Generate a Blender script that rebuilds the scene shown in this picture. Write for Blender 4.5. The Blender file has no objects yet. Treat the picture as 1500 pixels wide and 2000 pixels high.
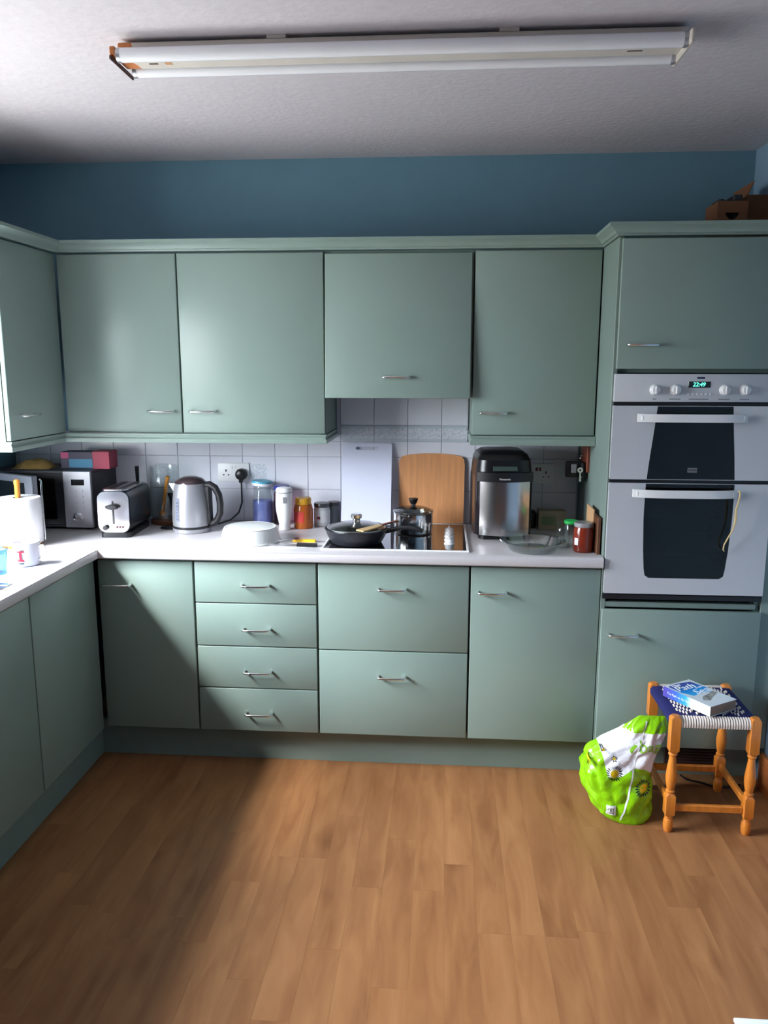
import bpy, bmesh, math, random
from mathutils import Vector, Matrix, noise
from mathutils.bvhtree import BVHTree
PI = math.pi
random.seed(7)
S = bpy.context.scene
COL = S.collection

# ---------------------------------------------------------------- camera
cam_d = bpy.data.cameras.new('camera'); cam = bpy.data.objects.new('camera', cam_d); COL.objects.link(cam)
yaw, pitch, roll = -0.0743, -0.1812, 0.0013
F = Vector((math.sin(yaw)*math.cos(pitch), math.cos(yaw)*math.cos(pitch), math.sin(pitch)))
R = F.cross(Vector((0, 0, 1))).normalized(); U = R.cross(F)
R2 = R*math.cos(roll)+U*math.sin(roll); U2 = -R*math.sin(roll)+U*math.cos(roll)
m = Matrix((R2, U2, -F)).transposed().to_4x4(); m.translation = Vector((1.3859, -3.0019, 1.6326))
cam.matrix_world = m
cam_d.sensor_fit = 'HORIZONTAL'; cam_d.sensor_width = 36; cam_d.lens = 1546.0/1500*36
cam_d.clip_start = 0.05
S.camera = cam

# ---------------------------------------------------------------- light and exposure
S.view_settings.view_transform = 'Standard'; S.view_settings.look = 'None'
S.view_settings.gamma = 1.0; S.view_settings.use_curve_mapping = False
S.view_settings.exposure = 0.60
W = bpy.data.worlds.new('overcast_sky'); S.world = W; W.use_nodes = True
nt = W.node_tree; nt.nodes.clear()
tc = nt.nodes.new('ShaderNodeTexCoord'); sp = nt.nodes.new('ShaderNodeSeparateXYZ')
rmp = nt.nodes.new('ShaderNodeValToRGB'); bg = nt.nodes.new('ShaderNodeBackground'); wo = nt.nodes.new('ShaderNodeOutputWorld')
mp = nt.nodes.new('ShaderNodeMapRange'); mp.inputs['From Min'].default_value = -1; mp.inputs['From Max'].default_value = 1
nt.links.new(tc.outputs['Generated'], sp.inputs[0]); nt.links.new(sp.outputs['Z'], mp.inputs['Value'])
nt.links.new(mp.outputs[0], rmp.inputs[0]); nt.links.new(rmp.outputs[0], bg.inputs[0]); nt.links.new(bg.outputs[0], wo.inputs[0])
e = rmp.color_ramp.elements
e[0].position = 0.0; e[0].color = (0.13, 0.13, 0.12, 1)
e[1].position = 1.0; e[1].color = (0.90, 0.94, 1.0, 1)
n_ = e.new(0.49); n_.color = (0.12, 0.125, 0.12, 1)
n_ = e.new(0.52); n_.color = (0.22, 0.235, 0.25, 1)
n_ = e.new(0.62); n_.color = (0.30, 0.32, 0.34, 1)
n_ = e.new(0.80); n_.color = (0.90, 0.94, 1.0, 1)
bg.inputs['Strength'].default_value = 66.0
S.cycles.max_bounces = 10; S.cycles.diffuse_bounces = 6; S.cycles.glossy_bounces = 4
S.cycles.transmission_bounces = 6; S.cycles.transparent_max_bounces = 12
S.cycles.sample_clamp_indirect = 6.0

def portal(name, loc, rot, sx, sy):
    l = bpy.data.lights.new(name, 'AREA'); l.shape = 'RECTANGLE'; l.size = sx; l.size_y = sy
    l.cycles.is_portal = True
    o = bpy.data.objects.new(name, l); COL.objects.link(o); o.location = loc; o.rotation_euler = rot
WY0, WY1, WZ0, WZ1 = -1.75, -0.25, 1.06, 2.12          # kitchen window in the left wall
portal('window_daylight', (-0.79, (WY0+WY1)/2, (WZ0+WZ1)/2), (0, -PI/2, 0), WZ1-WZ0, WY1-WY0)

sl = bpy.data.lights.new('hazy_sun', 'SUN'); sl.energy = 8.0; sl.angle = math.radians(11); sl.color = (1.0, 0.97, 0.93)
so = bpy.data.objects.new('hazy_sun', sl); COL.objects.link(so); so.location = (-4, -4, 6)
so.rotation_euler = Vector((1.0, 0.75, -1.38)).to_track_quat('-Z', 'Y').to_euler()

# ---------------------------------------------------------------- materials
def L(r, g, b):
    f = lambda c: (c/255/12.92) if c/255 <= 0.04045 else ((c/255+0.055)/1.055)**2.4
    return (f(r), f(g), f(b), 1)
def mat(name, col, rough=0.5, metal=0.0, var=0.0, vscale=8.0, bump=0.0, bscale=60.0, coat=0.0, emit=None, es=0.0, stretch=(1, 1, 1), spec=0.5):
    m = bpy.data.materials.new(name); m.use_nodes = True; t = m.node_tree; b = t.nodes['Principled BSDF']
    b.inputs['Roughness'].default_value = rough; b.inputs['Metallic'].default_value = metal
    b.inputs['Specular IOR Level'].default_value = spec
    b.inputs['Coat Weight'].default_value = coat; b.inputs['Coat Roughness'].default_value = 0.08
    b.inputs['Base Color'].default_value = col
    tx = t.nodes.new('ShaderNodeTexCoord'); mpn = t.nodes.new('ShaderNodeMapping'); mpn.inputs['Scale'].default_value = stretch
    t.links.new(tx.outputs['Object'], mpn.inputs[0])
    nz = t.nodes.new('ShaderNodeTexNoise'); nz.inputs['Scale'].default_value = vscale; nz.inputs['Detail'].default_value = 3
    t.links.new(mpn.outputs[0], nz.inputs['Vector'])
    if True:
        v = max(var, 0.015)
        rp = t.nodes.new('ShaderNodeValToRGB'); el = rp.color_ramp.elements
        el[0].position = 0.3; el[0].color = tuple(max(0, c*(1-v)) for c in col[:3])+(1,)
        el[1].position = 0.7; el[1].color = tuple(min(1, c*(1+v)) for c in col[:3])+(1,)
        t.links.new(nz.outputs['Fac'], rp.inputs[0]); t.links.new(rp.outputs[0], b.inputs['Base Color'])
    if bump:
        nb = t.nodes.new('ShaderNodeTexNoise'); nb.inputs['Scale'].default_value = bscale; nb.inputs['Detail'].default_value = 4
        bp = t.nodes.new('ShaderNodeBump'); bp.inputs['Strength'].default_value = bump; bp.inputs['Distance'].default_value = 0.01
        t.links.new(mpn.outputs[0], nb.inputs['Vector']); t.links.new(nb.outputs['Fac'], bp.inputs['Height']); t.links.new(bp.outputs[0], b.inputs['Normal'])
    if emit:
        b.inputs['Emission Color'].default_value = emit; b.inputs['Emission Strength'].default_value = es
    return m
def glassmat(name, tint, glossy=0.12, rough=0.03, fres=1.45):
    """clear thin glass: see-through tint plus fresnel reflection"""
    m = bpy.data.materials.new(name); m.use_nodes = True; t = m.node_tree; t.nodes.clear()
    o = t.nodes.new('ShaderNodeOutputMaterial'); mx = t.nodes.new('ShaderNodeMixShader')
    tr = t.nodes.new('ShaderNodeBsdfTransparent'); tr.inputs[0].default_value = tint
    gl = t.nodes.new('ShaderNodeBsdfGlossy'); gl.inputs['Roughness'].default_value = rough
    lw = t.nodes.new('ShaderNodeFresnel'); lw.inputs[0].default_value = fres
    ad = t.nodes.new('ShaderNodeMath'); ad.operation = 'ADD'; ad.inputs[1].default_value = glossy; ad.use_clamp = True
    ge = t.nodes.new('ShaderNodeNewGeometry'); fr = t.nodes.new('ShaderNodeMath'); fr.operation = 'SUBTRACT'; fr.inputs[0].default_value = 1.0
    t.links.new(ge.outputs['Backfacing'], fr.inputs[1]); fm = t.nodes.new('ShaderNodeMath'); fm.operation = 'MULTIPLY'
    t.links.new(lw.outputs[0], ad.inputs[0]); t.links.new(ad.outputs[0], fm.inputs[0]); t.links.new(fr.outputs[0], fm.inputs[1]); t.links.new(fm.outputs[0], mx.inputs[0])
    t.links.new(tr.outputs[0], mx.inputs[1]); t.links.new(gl.outputs[0], mx.inputs[2]); t.links.new(mx.outputs[0], o.inputs[0])
    return m
M = {}
GREEN = L(134, 153, 145)
M['green'] = mat('sage_green_laminate', GREEN, 0.34, var=0.03, vscale=3, bump=0.02, bscale=300)
M['green_matt'] = mat('sage_green_board', L(124, 141, 134), 0.5, var=0.03)
M['carcass'] = mat('cabinet_carcass', L(112, 132, 124), 0.6)
M['ceiling'] = mat('white_textured_ceiling', L(200, 194, 200), 0.9, var=0.03, vscale=30, bump=0.22, bscale=45)
M['blue'] = mat('blue_wall_paint', L(102, 138, 156), 0.85, var=0.03, bump=0.06, bscale=120)
M['white_wall'] = mat('pale_blue_wall_paint', L(84, 110, 130), 0.85, var=0.03)
M['tile'] = mat('white_glazed_tile', L(230, 230, 240), 0.18, var=0.02)
M['grout'] = mat('tile_grout', L(196, 196, 206), 0.9)
M['worktop'] = mat('speckled_white_laminate', L(206, 202, 206), 0.38, var=0.07, vscale=420, bump=0.02, bscale=400)
M['chrome'] = mat('polished_chrome', (0.85, 0.85, 0.87, 1), 0.12, 1.0)
M['steel'] = mat('brushed_steel', (0.62, 0.62, 0.64, 1), 0.25, 1.0, var=0.05, stretch=(1, 1, 40), vscale=30)
M['silver'] = mat('silver_paint', L(170, 170, 176), 0.35, 0.5)
M['black'] = mat('black_plastic', L(24, 24, 28), 0.35)
M['blackgloss'] = mat('black_glass', L(10, 10, 12), 0.05, coat=0.6)
M['darkint'] = mat('dark_enamel', L(12, 12, 15), 0.45)
M['white'] = mat('white_plastic', L(236, 236, 238), 0.35)
M['offwhite'] = mat('white_enamel', L(202, 204, 210), 0.25)
M['paper'] = mat('white_paper', L(222, 222, 226), 0.9, bump=0.15, bscale=150)
M['pine'] = mat('orange_varnished_pine', L(212, 128, 48), 0.28, var=0.16, vscale=10, stretch=(6, 6, 0.7), coat=0.3)
M['skirt'] = mat('varnished_skirting_wood', L(170, 98, 50), 0.4, var=0.15, stretch=(1, 0.2, 6))
M['bamboo'] = mat('bamboo_board', L(216, 152, 102), 0.45, var=0.11, vscale=14, stretch=(5, 1, 0.35))
M['woodlt'] = mat('light_wood', L(200, 168, 120), 0.6, var=0.12, stretch=(1, 1, 4))
M['woodor'] = mat('orange_wood', L(222, 140, 50), 0.5, var=0.1)
M['wooddk'] = mat('dark_brown_wood', L(98, 58, 36), 0.5, var=0.2)
M['card'] = mat('brown_cardboard', L(116, 74, 48), 0.9, var=0.08)
M['lilac'] = mat('pale_lilac_plastic', L(226, 228, 248), 0.45)
M['tubewhite'] = mat('fluorescent_tube_glass', L(238, 238, 244), 0.2)
M['rope'] = mat('cream_string', L(214, 190, 140), 0.9)
M['navy'] = mat('navy_cord', L(28, 30, 96), 0.75, var=0.1, vscale=200)
M['cream'] = mat('cream_cord', L(226, 214, 206), 0.85, var=0.05, vscale=200)
M['glass'] = glassmat('clear_glass', (0.94, 0.96, 0.96, 1), 0.03)
M['winglass'] = glassmat('window_glass', (0.97, 0.98, 0.98, 1), 0.0, 0.0)
M['ovenglass'] = glassmat('tinted_oven_glass', (0.22, 0.23, 0.25, 1), 0.015, 0.02, 1.45)
M['frost'] = mat('translucent_white_plastic', L(232, 234, 234), 0.3)
M['frost'].node_tree.nodes['Principled BSDF'].inputs['Subsurface Weight'].default_value = 0.0

def floor_mat():
    m = bpy.data.materials.new('oak_laminate'); m.use_nodes = True; t = m.node_tree; b = t.nodes['Principled BSDF']
    tx = t.nodes.new('ShaderNodeTexCoord'); oi = t.nodes.new('ShaderNodeObjectInfo')
    sc = t.nodes.new('ShaderNodeVectorMath'); sc.operation = 'SCALE'; sc.inputs[0].default_value = (13.7, 29.1, 7.0); t.links.new(oi.outputs['Random'], sc.inputs['Scale'])
    ad = t.nodes.new('ShaderNodeVectorMath'); ad.operation = 'ADD'; t.links.new(tx.outputs['Object'], ad.inputs[0]); t.links.new(sc.outputs[0], ad.inputs[1])
    mp = t.nodes.new('ShaderNodeMapping'); mp.inputs['Scale'].default_value = (1, 0.16, 1); t.links.new(ad.outputs[0], mp.inputs[0])
    n1 = t.nodes.new('ShaderNodeTexNoise'); n1.inputs['Scale'].default_value = 20; n1.inputs['Detail'].default_value = 5; n1.inputs['Distortion'].default_value = 0.6
    t.links.new(mp.outputs[0], n1.inputs['Vector'])
    mp2 = t.nodes.new('ShaderNodeMapping'); mp2.inputs['Scale'].default_value = (1, 0.35, 1); t.links.new(ad.outputs[0], mp2.inputs[0])
    n2 = t.nodes.new('ShaderNodeTexNoise'); n2.inputs['Scale'].default_value = 9; n2.inputs['Detail'].default_value = 2
    t.links.new(mp2.outputs[0], n2.inputs['Vector'])
    r1 = t.nodes.new('ShaderNodeValToRGB'); el = r1.color_ramp.elements
    el[0].position = 0.25; el[0].color = L(134, 88, 54); el[1].position = 0.75; el[1].color = L(165, 117, 76)
    t.links.new(n1.outputs['Fac'], r1.inputs[0])
    r2 = t.nodes.new('ShaderNodeValToRGB'); el = r2.color_ramp.elements
    el[0].position = 0.22; el[0].color = (0.62, 0.54, 0.48, 1); el[1].position = 0.40; el[1].color = (1, 1, 1, 1)
    t.links.new(n2.outputs['Fac'], r2.inputs[0])
    mu = t.nodes.new('ShaderNodeMix'); mu.data_type = 'RGBA'; mu.blend_type = 'MULTIPLY'; mu.inputs['Factor'].default_value = 0.8
    t.links.new(r1.outputs[0], mu.inputs['A']); t.links.new(r2.outputs[0], mu.inputs['B'])
    r3 = t.nodes.new('ShaderNodeValToRGB'); el = r3.color_ramp.elements
    el[0].position = 0; el[0].color = (0.86, 0.84, 0.82, 1); el[1].position = 1; el[1].color = (1.0, 1.0, 1.0, 1)
    t.links.new(oi.outputs['Random'], r3.inputs[0])
    mu2 = t.nodes.new('ShaderNodeMix'); mu2.data_type = 'RGBA'; mu2.blend_type = 'MULTIPLY'; mu2.inputs['Factor'].default_value = 1
    t.links.new(mu.outputs['Result'], mu2.inputs['A']); t.links.new(r3.outputs[0], mu2.inputs['B'])
    t.links.new(mu2.outputs['Result'], b.inputs['Base Color']); b.inputs['Roughness'].default_value = 0.48
    b.inputs['Specular IOR Level'].default_value = 0.3
    return m
M['floor'] = floor_mat()

# ---------------------------------------------------------------- mesh helpers
class MB:
    def __init__(self): self.bm = bmesh.new(); self.X = Matrix.Identity(4)
    def _xf(self, vs): bmesh.ops.transform(self.bm, matrix=self.X, verts=vs) if self.X != Matrix.Identity(4) else None
    def box(self, x0, x1, y0, y1, z0, z1, bev=0.0, seg=1):
        r = bmesh.ops.create_cube(self.bm, size=1.0); vs = r['verts']
        for v in vs:
            v.co = Vector(((x0+x1)/2+v.co.x*(x1-x0), (y0+y1)/2+v.co.y*(y1-y0), (z0+z1)/2+v.co.z*(z1-z0)))
        es = list({e for v in vs for e in v.link_edges})
        if bev:
            r2 = bmesh.ops.bevel(self.bm, geom=es, offset=bev, segments=seg, affect='EDGES', profile=0.5)
            vs = list({v for f in r2['faces'] for v in f.verts} | {v for v in vs if v.is_valid})
            vs = [v for v in vs if v.is_valid]
            # include the shrunk faces' verts
            allv = set(vs)
            for v in vs:
                for f in v.link_faces: allv.update(f.verts)
            vs = list(allv)
        self._xf(vs); return self
    def lathe(self, prof, seg=28, cx=0, cy=0, cap0=True, cap1=True, sx=1, sy=1, a0=0):
        rings = []; bm = self.bm
        for r, z in prof:
            if r < 1e-6: rings.append([bm.verts.new((cx, cy, z))])
            else: rings.append([bm.verts.new((cx+sx*r*math.cos(a0+2*PI*k/seg), cy+sy*r*math.sin(a0+2*PI*k/seg), z)) for k in range(seg)])
        for a, b in zip(rings, rings[1:]):
            for k in range(seg):
                k2 = (k+1) % seg
                if len(a) == 1 and len(b) == 1: continue
                if len(a) == 1: bm.faces.new((a[0], b[k2], b[k]))
                elif len(b) == 1: bm.faces.new((a[k], a[k2], b[0]))
                else: bm.faces.new((a[k], a[k2], b[k2], b[k]))
        if cap0 and len(rings[0]) > 1: bm.faces.new(list(reversed(rings[0])))
        if cap1 and len(rings[-1]) > 1: bm.faces.new(rings[-1])
        self._xf([v for r in rings for v in r]); return self
    def tube(self, pts, r, seg=8, cap=True):
        pts = [Vector(p) for p in pts]; bm = self.bm; n = len(pts)
        rr = r if isinstance(r, (list, tuple)) else [r]*n
        t0 = (pts[1]-pts[0]).normalized(); up = Vector((0, 0, 1)) if abs(t0.z) < 0.9 else Vector((1, 0, 0))
        nrm = (up - t0*up.dot(t0)).normalized(); rings = []
        for i in range(n):
            t = (pts[min(i+1, n-1)]-pts[max(i-1, 0)]).normalized()
            nrm = (nrm - t*nrm.dot(t)).normalized(); bn = t.cross(nrm)
            rings.append([bm.verts.new(pts[i]+(nrm*math.cos(2*PI*k/seg)+bn*math.sin(2*PI*k/seg))*rr[i]) for k in range(seg)])
        for a, b in zip(rings, rings[1:]):
            for k in range(seg): bm.faces.new((a[k], a[(k+1) % seg], b[(k+1) % seg], b[k]))
        if cap: bm.faces.new(list(reversed(rings[0]))); bm.faces.new(rings[-1])
        self._xf([v for q in rings for v in q]); return self
    def prism(self, poly, a0, a1, axis='y'):
        """polygon in the plane across `axis`, extruded from a0 to a1"""
        bm = self.bm
        def P(u, v, w):
            return {'y': (u, w, v), 'x': (w, u, v), 'z': (u, v, w)}[axis]
        A = [bm.verts.new(P(u, v, a0)) for u, v in poly]; B = [bm.verts.new(P(u, v, a1)) for u, v in poly]
        bm.faces.new(A); bm.faces.new(list(reversed(B)))
        for i in range(len(A)):
            j = (i+1) % len(A); bm.faces.new((A[i], B[i], B[j], A[j]))
        self._xf(A+B); return self
    def mesh(self, name, material, smooth=True, ang=35):
        bmesh.ops.recalc_face_normals(self.bm, faces=self.bm.faces)
        me = bpy.data.meshes.new(name); self.bm.to_mesh(me); self.bm.free()
        me.materials.append(material)
        if smooth:
            for p in me.polygons: p.use_smooth = True
            me.set_sharp_from_angle(angle=math.radians(ang))
        return me
    def build(self, name, material, parent=None, local=False, smooth=True, ang=35):
        me = self.mesh(name, material, smooth, ang)
        return link(name, me, parent, local)
def link(name, me, parent=None, local=False):
    o = bpy.data.objects.new(name, me); COL.objects.link(o)
    if parent is not None:
        if not local:
            me.transform(WM(parent).inverted())
        o.parent = parent
    elif not local:
        xs = [v.co for v in me.vertices]
        c = Vector(((min(v.x for v in xs)+max(v.x for v in xs))/2, (min(v.y for v in xs)+max(v.y for v in xs))/2, min(v.z for v in xs)))
        me.transform(Matrix.Translation(-c)); o.location = c
    return o
def WM(o):
    mm = o.matrix_basis.copy()
    while o.parent: o = o.parent; mm = o.matrix_basis @ mm
    return mm
def tag(o, label, cat, group=None):
    o['label'] = label; o['category'] = cat
    if group: o['group'] = group
    return o
def thing(name, label, cat, loc=(0, 0, 0), rz=0.0, group=None):
    o = bpy.data.objects.new(name, None); COL.objects.link(o); o.empty_display_size = 0.05
    o.location = loc; o.rotation_euler = (0, 0, rz); return tag(o, label, cat, group)
def struct(o): o['kind'] = 'structure'; return o
def curve_mesh(name, outlines, depth, material, res=1):
    """flat filled shape with holes (outlines in XZ), thickness along Y from 0 to depth"""
    cu = bpy.data.curves.new(name, 'CURVE'); cu.dimensions = '2D'; cu.fill_mode = 'BOTH'; cu.extrude = depth/2
    for ol in outlines:
        s = cu.splines.new('POLY'); s.points.add(len(ol)-1); s.use_cyclic_u = True
        for p, (x, z) in zip(s.points, ol): p.co = (x, z, 0, 1)
    ob = bpy.data.objects.new('tmp', cu); COL.objects.link(ob)
    me = bpy.data.meshes.new_from_object(ob.evaluated_get(bpy.context.evaluated_depsgraph_get()))
    bpy.data.objects.remove(ob)
    me.transform(Matrix.Translation((0, depth/2, 0)) @ Matrix.Rotation(PI/2, 4, 'X'))
    me.materials.clear(); me.materials.append(material); me.name = name
    return me
def text_mesh(name, s, size, material, extrude=0.0004, shear=0.0, sx=1.0):
    """text centred on the origin in the XZ plane, facing -Y"""
    cu = bpy.data.curves.new(name, 'FONT'); cu.body = s; cu.size = size; cu.extrude = extrude; cu.align_x = 'CENTER'; cu.align_y = 'CENTER'; cu.shear = shear
    cu.resolution_u = 3
    ob = bpy.data.objects.new('tmp', cu); COL.objects.link(ob)
    me = bpy.data.meshes.new_from_object(ob.evaluated_get(bpy.context.evaluated_depsgraph_get()))
    bpy.data.objects.remove(ob)
    me.transform(Matrix.Rotation(PI/2, 4, 'X') @ Matrix.Diagonal((sx, 1, 1, 1)))
    me.materials.clear(); me.materials.append(material); me.name = name
    return me
def put(name, me, parent, mtx):
    me.transform(mtx); o = bpy.data.objects.new(name, me); COL.objects.link(o); o.parent = parent; return o
def rrect(x0, x1, z0, z1, r, n=4):
    out = []
    for cx, cz, a in ((x1-r, z1-r, 0), (x0+r, z1-r, PI/2), (x0+r, z0+r, PI), (x1-r, z0+r, 3*PI/2)):
        for k in range(n+1): out.append((cx+r*math.cos(a+PI/2*k/n), cz+r*math.sin(a+PI/2*k/n)))
    return out
def sweep(path, prof, name, material, start_cap=True):
    """mitred moulding: path in plan (x,y) with the room on its right-hand side; prof = (outward, z)"""
    mb = MB(); bm = mb.bm; n = len(path); rings = []
    P = [Vector(p) for p in path]
    for i in range(n):
        d0 = (P[i]-P[i-1]).normalized() if i > 0 else None
        d1 = (P[i+1]-P[i]).normalized() if i < n-1 else None
        n0 = Vector((d0.y, -d0.x)) if d0 else None; n1 = Vector((d1.y, -d1.x)) if d1 else None
        if n0 is None: off = n1
        elif n1 is None: off = n0
        else: off = (n0+n1)/(1+n0.dot(n1))
        rings.append([bm.verts.new((P[i].x+off.x*o, P[i].y+off.y*o, z)) for o, z in prof])
    k = len(prof)
    for a, b in zip(rings, rings[1:]):
        for j in range(k): bm.faces.new((a[j], a[(j+1) % k], b[(j+1) % k], b[j]))
    bm.faces.new(rings[0]); bm.faces.new(list(reversed(rings[-1])))
    return mb.build(name, material, ang=25)

# ================================================================= ROOM
XL, XR, YB, YR, H = -0.64, 2.668, 0.61, -5.2, 2.52
# floor
fl = struct(MB().box(XL-.3, XR+.12, YR-.2, YB+.12, -0.12, -0.004).build('floor', mat('floor_base', L(120, 84, 56), 0.8)))
fl_z = 0.0
def plank_mesh(ln, w):
    mb = MB(); mb.box(-w/2, w/2, -ln/2, ln/2, -0.0042, 0, 0.0002); return mb.mesh('plank', M['floor'], smooth=False)
PW = 0.098; lens = [0.42, 0.55, 0.68, 0.82, 1.0]; pm = {l: plank_mesh(l-0.00015, PW-0.00015) for l in lens}
x = -0.06+PW/2
while x < XR-0.0:
    y = YB-0.53-random.uniform(0, .2) if x < 2.62 else 0.5
    y = 0.075
    first = True
    while y > YR+0.3:
        l = random.choice(lens)
        if x > 2.66: break
        o = bpy.data.objects.new('plank', pm[l]); COL.objects.link(o); o.parent = fl
        yy = y-l/2
        o.location = Vector((x, yy, 0))-fl.location
        y -= l
    x += PW
# ceiling, walls
struct(MB().box(XL-.3, XR+.12, YR-.2, YB+.12, H, H+.1).build('ceiling', M['ceiling']))
wb = struct(MB().box(XL-.3, XR+.12, YB, YB+.12, 0, H).build('wall_back', M['blue']))
struct(MB().box(XR, XR+.12, YR, YB, 0, H).build('wall_right', mat('light_blue_wall_paint', L(128, 156, 180), .85)))
mb = MB(); mb.box(XL-.13, XL, YR, WY0, 0, H); mb.box(XL-.13, XL, WY1, YB, 0, H)
mb.box(XL-.13, XL, WY0, WY1, 0, WZ0); mb.box(XL-.13, XL, WY0, WY1, WZ1, H)
struct(mb.build('wall_left', M['blue'], smooth=False))
mb = MB(); mb.box(XL-.24, XR+.12, YR-.2, YR, 0, H)
struct(mb.build('wall_rear', M['white_wall'], smooth=False))
struct(MB().box(XR-.02, XR, YR, 0.0, 0, 0.14, 0.004).build('baseboard_right', M['skirt']))
struct(MB().box(XL+.02, XR-.021, YR, YR+.018, 0, 0.14, 0.004).build('baseboard_rear', M['skirt']))
def window(name, kind):
    e = bpy.data.objects.new(name, None); COL.objects.link(e); struct(e)
    mb = MB(); t = .05
    if kind == 'left':
        e.location = (XL-.14, (WY0+WY1)/2, WZ0)
        a0, a1, z0, z1 = WY0, WY1, WZ0, WZ1
        bx = lambda a, b, c, d, q0, q1, bev=0.004: (XL-.125+q0, XL-.125+q1, a, b, c, d, bev)
    am = (a0+a1)/2
    for q in ((a0, a0+t, z0, z1), (a1-t, a1, z0, z1), (a0+t, a1-t, z0, z0+t), (a0+t, a1-t, z1-t, z1), (am-t/2, am+t/2, z0+t, z1-t)):
        mb.box(*bx(*q, 0, .06))
    mb.build('window_frame', M['white'], e)
    for u0, u1 in ((a0+t, am-t/2), (am+t/2, a1-t)):
        MB().box(*bx(u0, u1, z0+t, z1-t, .027, .031, 0)).build('pane', M['winglass'], e)
    MB().box(*bx(a0+.001, a1-.001, z0+.001, z0+.02, .062, .15)).build('window_sill', M['white'], e)
window('window_1', 'left')

# ---- wall tiles (pieces of the back wall)
T = 0.1535; tx0 = 1.072-T*11
grout = MB(); grout.box(XL+.001, 1.998, YB-.004, YB-.0002, .92, 1.335); grout.box(.9, 1.5, YB-.004, YB-.0002, 1.335, 1.60)
grout.build('tile_grout', M['grout'], wb)
def tile_me(w, h, m_, nm='tile'):
    return MB().box(-w/2, w/2, -.0035, .0035, -h/2, h/2, .0012).mesh(nm, m_, ang=20)
def motif_mat(name, kind):
    m = mat(name, L(230, 230, 240), 0.18); t = m.node_tree; b = t.nodes['Principled BSDF']
    tx = t.nodes.new('ShaderNodeTexCoord'); wv = t.nodes.new('ShaderNodeTexNoise'); wv.inputs['Scale'].default_value = 55; wv.inputs['Detail'].default_value = 2; wv.inputs['Distortion'].default_value = 2.5
    t.links.new(tx.outputs['Object'], wv.inputs['Vector'])
    r = t.nodes.new('ShaderNodeValToRGB'); el = r.color_ramp.elements
    el[0].position = 0.44; el[0].color = L(230, 230, 240); el[1].position = 0.5; el[1].color = L(168, 184, 190)
    n3 = el.new(0.56); n3.color = L(230, 230, 240)
    t.links.new(wv.outputs['Fac'], r.inputs[0])
    sp = t.nodes.new('ShaderNodeSeparateXYZ'); t.links.new(tx.outputs['Object'], sp.inputs[0])
    def band(sock, half):
        a = t.nodes.new('ShaderNodeMath'); a.operation = 'ABSOLUTE'; t.links.new(sp.outputs[sock], a.inputs[0])
        c = t.nodes.new('ShaderNodeMath'); c.operation = 'LESS_THAN'; t.links.new(a.outputs[0], c.inputs[0]); c.inputs[1].default_value = half; return c
    if kind == 'border': k = band('Z', .024).outputs[0]
    else:
        a, c = band('Z', .04), band('X', .035); q = t.nodes.new('ShaderNodeMath'); q.operation = 'MULTIPLY'
        t.links.new(a.outputs[0], q.inputs[0]); t.links.new(c.outputs[0], q.inputs[1]); k = q.outputs[0]
    mx = t.nodes.new('ShaderNodeMix'); mx.data_type = 'RGBA'; mx.inputs['A'].default_value = L(230, 230, 240) if kind != 'border' else L(196, 204, 214)
    t.links.new(k, mx.inputs['Factor']); t.links.new(r.outputs[0], mx.inputs['B']); t.links.new(mx.outputs['Result'], b.inputs['Base Color'])
    return m
mot = motif_mat('flower_motif_tile', 'motif'); bor = motif_mat('border_pattern_tile', 'border')
G = .0025
rows = [(.921, 1.072, 'n'), (1.072, 1.225, 'n'), (1.225, 1.298, 'n'), (1.298, 1.334, 'n')]
hrows = [(1.298, 1.372, 'b'), (1.372, 1.525, 'n'), (1.525, 1.60, 'n')]
tcache = {}
def put_tile(xa, xb, za, zb, m_, nm):
    key = (round(xb-xa, 4), round(zb-za, 4), nm)
    if key not in tcache: tcache[key] = tile_me(xb-xa-G, zb-za-G, m_, nm)
    o = bpy.data.objects.new(nm, tcache[key]); COL.objects.link(o); o.parent = wb
    o.location = Vector(((xa+xb)/2, YB-.0045, (za+zb)/2))-wb.location
for i in range(24):
    xa = tx0+T*i; xb = xa+T
    ca, cb = max(xa, XL+.003), min(xb, 1.997)
    if cb-ca < .02: continue
    hood = (xa+xb)/2 > .9 and (xa+xb)/2 < 1.5
    for za, zb, k in rows:
        if za > 1.29 and hood: continue
        if za == 1.072 and i in (7, 4): put_tile(ca, cb, za, zb, mot, 'patterned_tile')
        else: put_tile(ca, cb, za, zb, M['tile'], 'tile')
    if hood:
        for za, zb, k in hrows: put_tile(max(xa, .902), min(xb, 1.498), za, zb, bor if k == 'b' else M['tile'], 'border_tile' if k == 'b' else 'tile')

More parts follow.
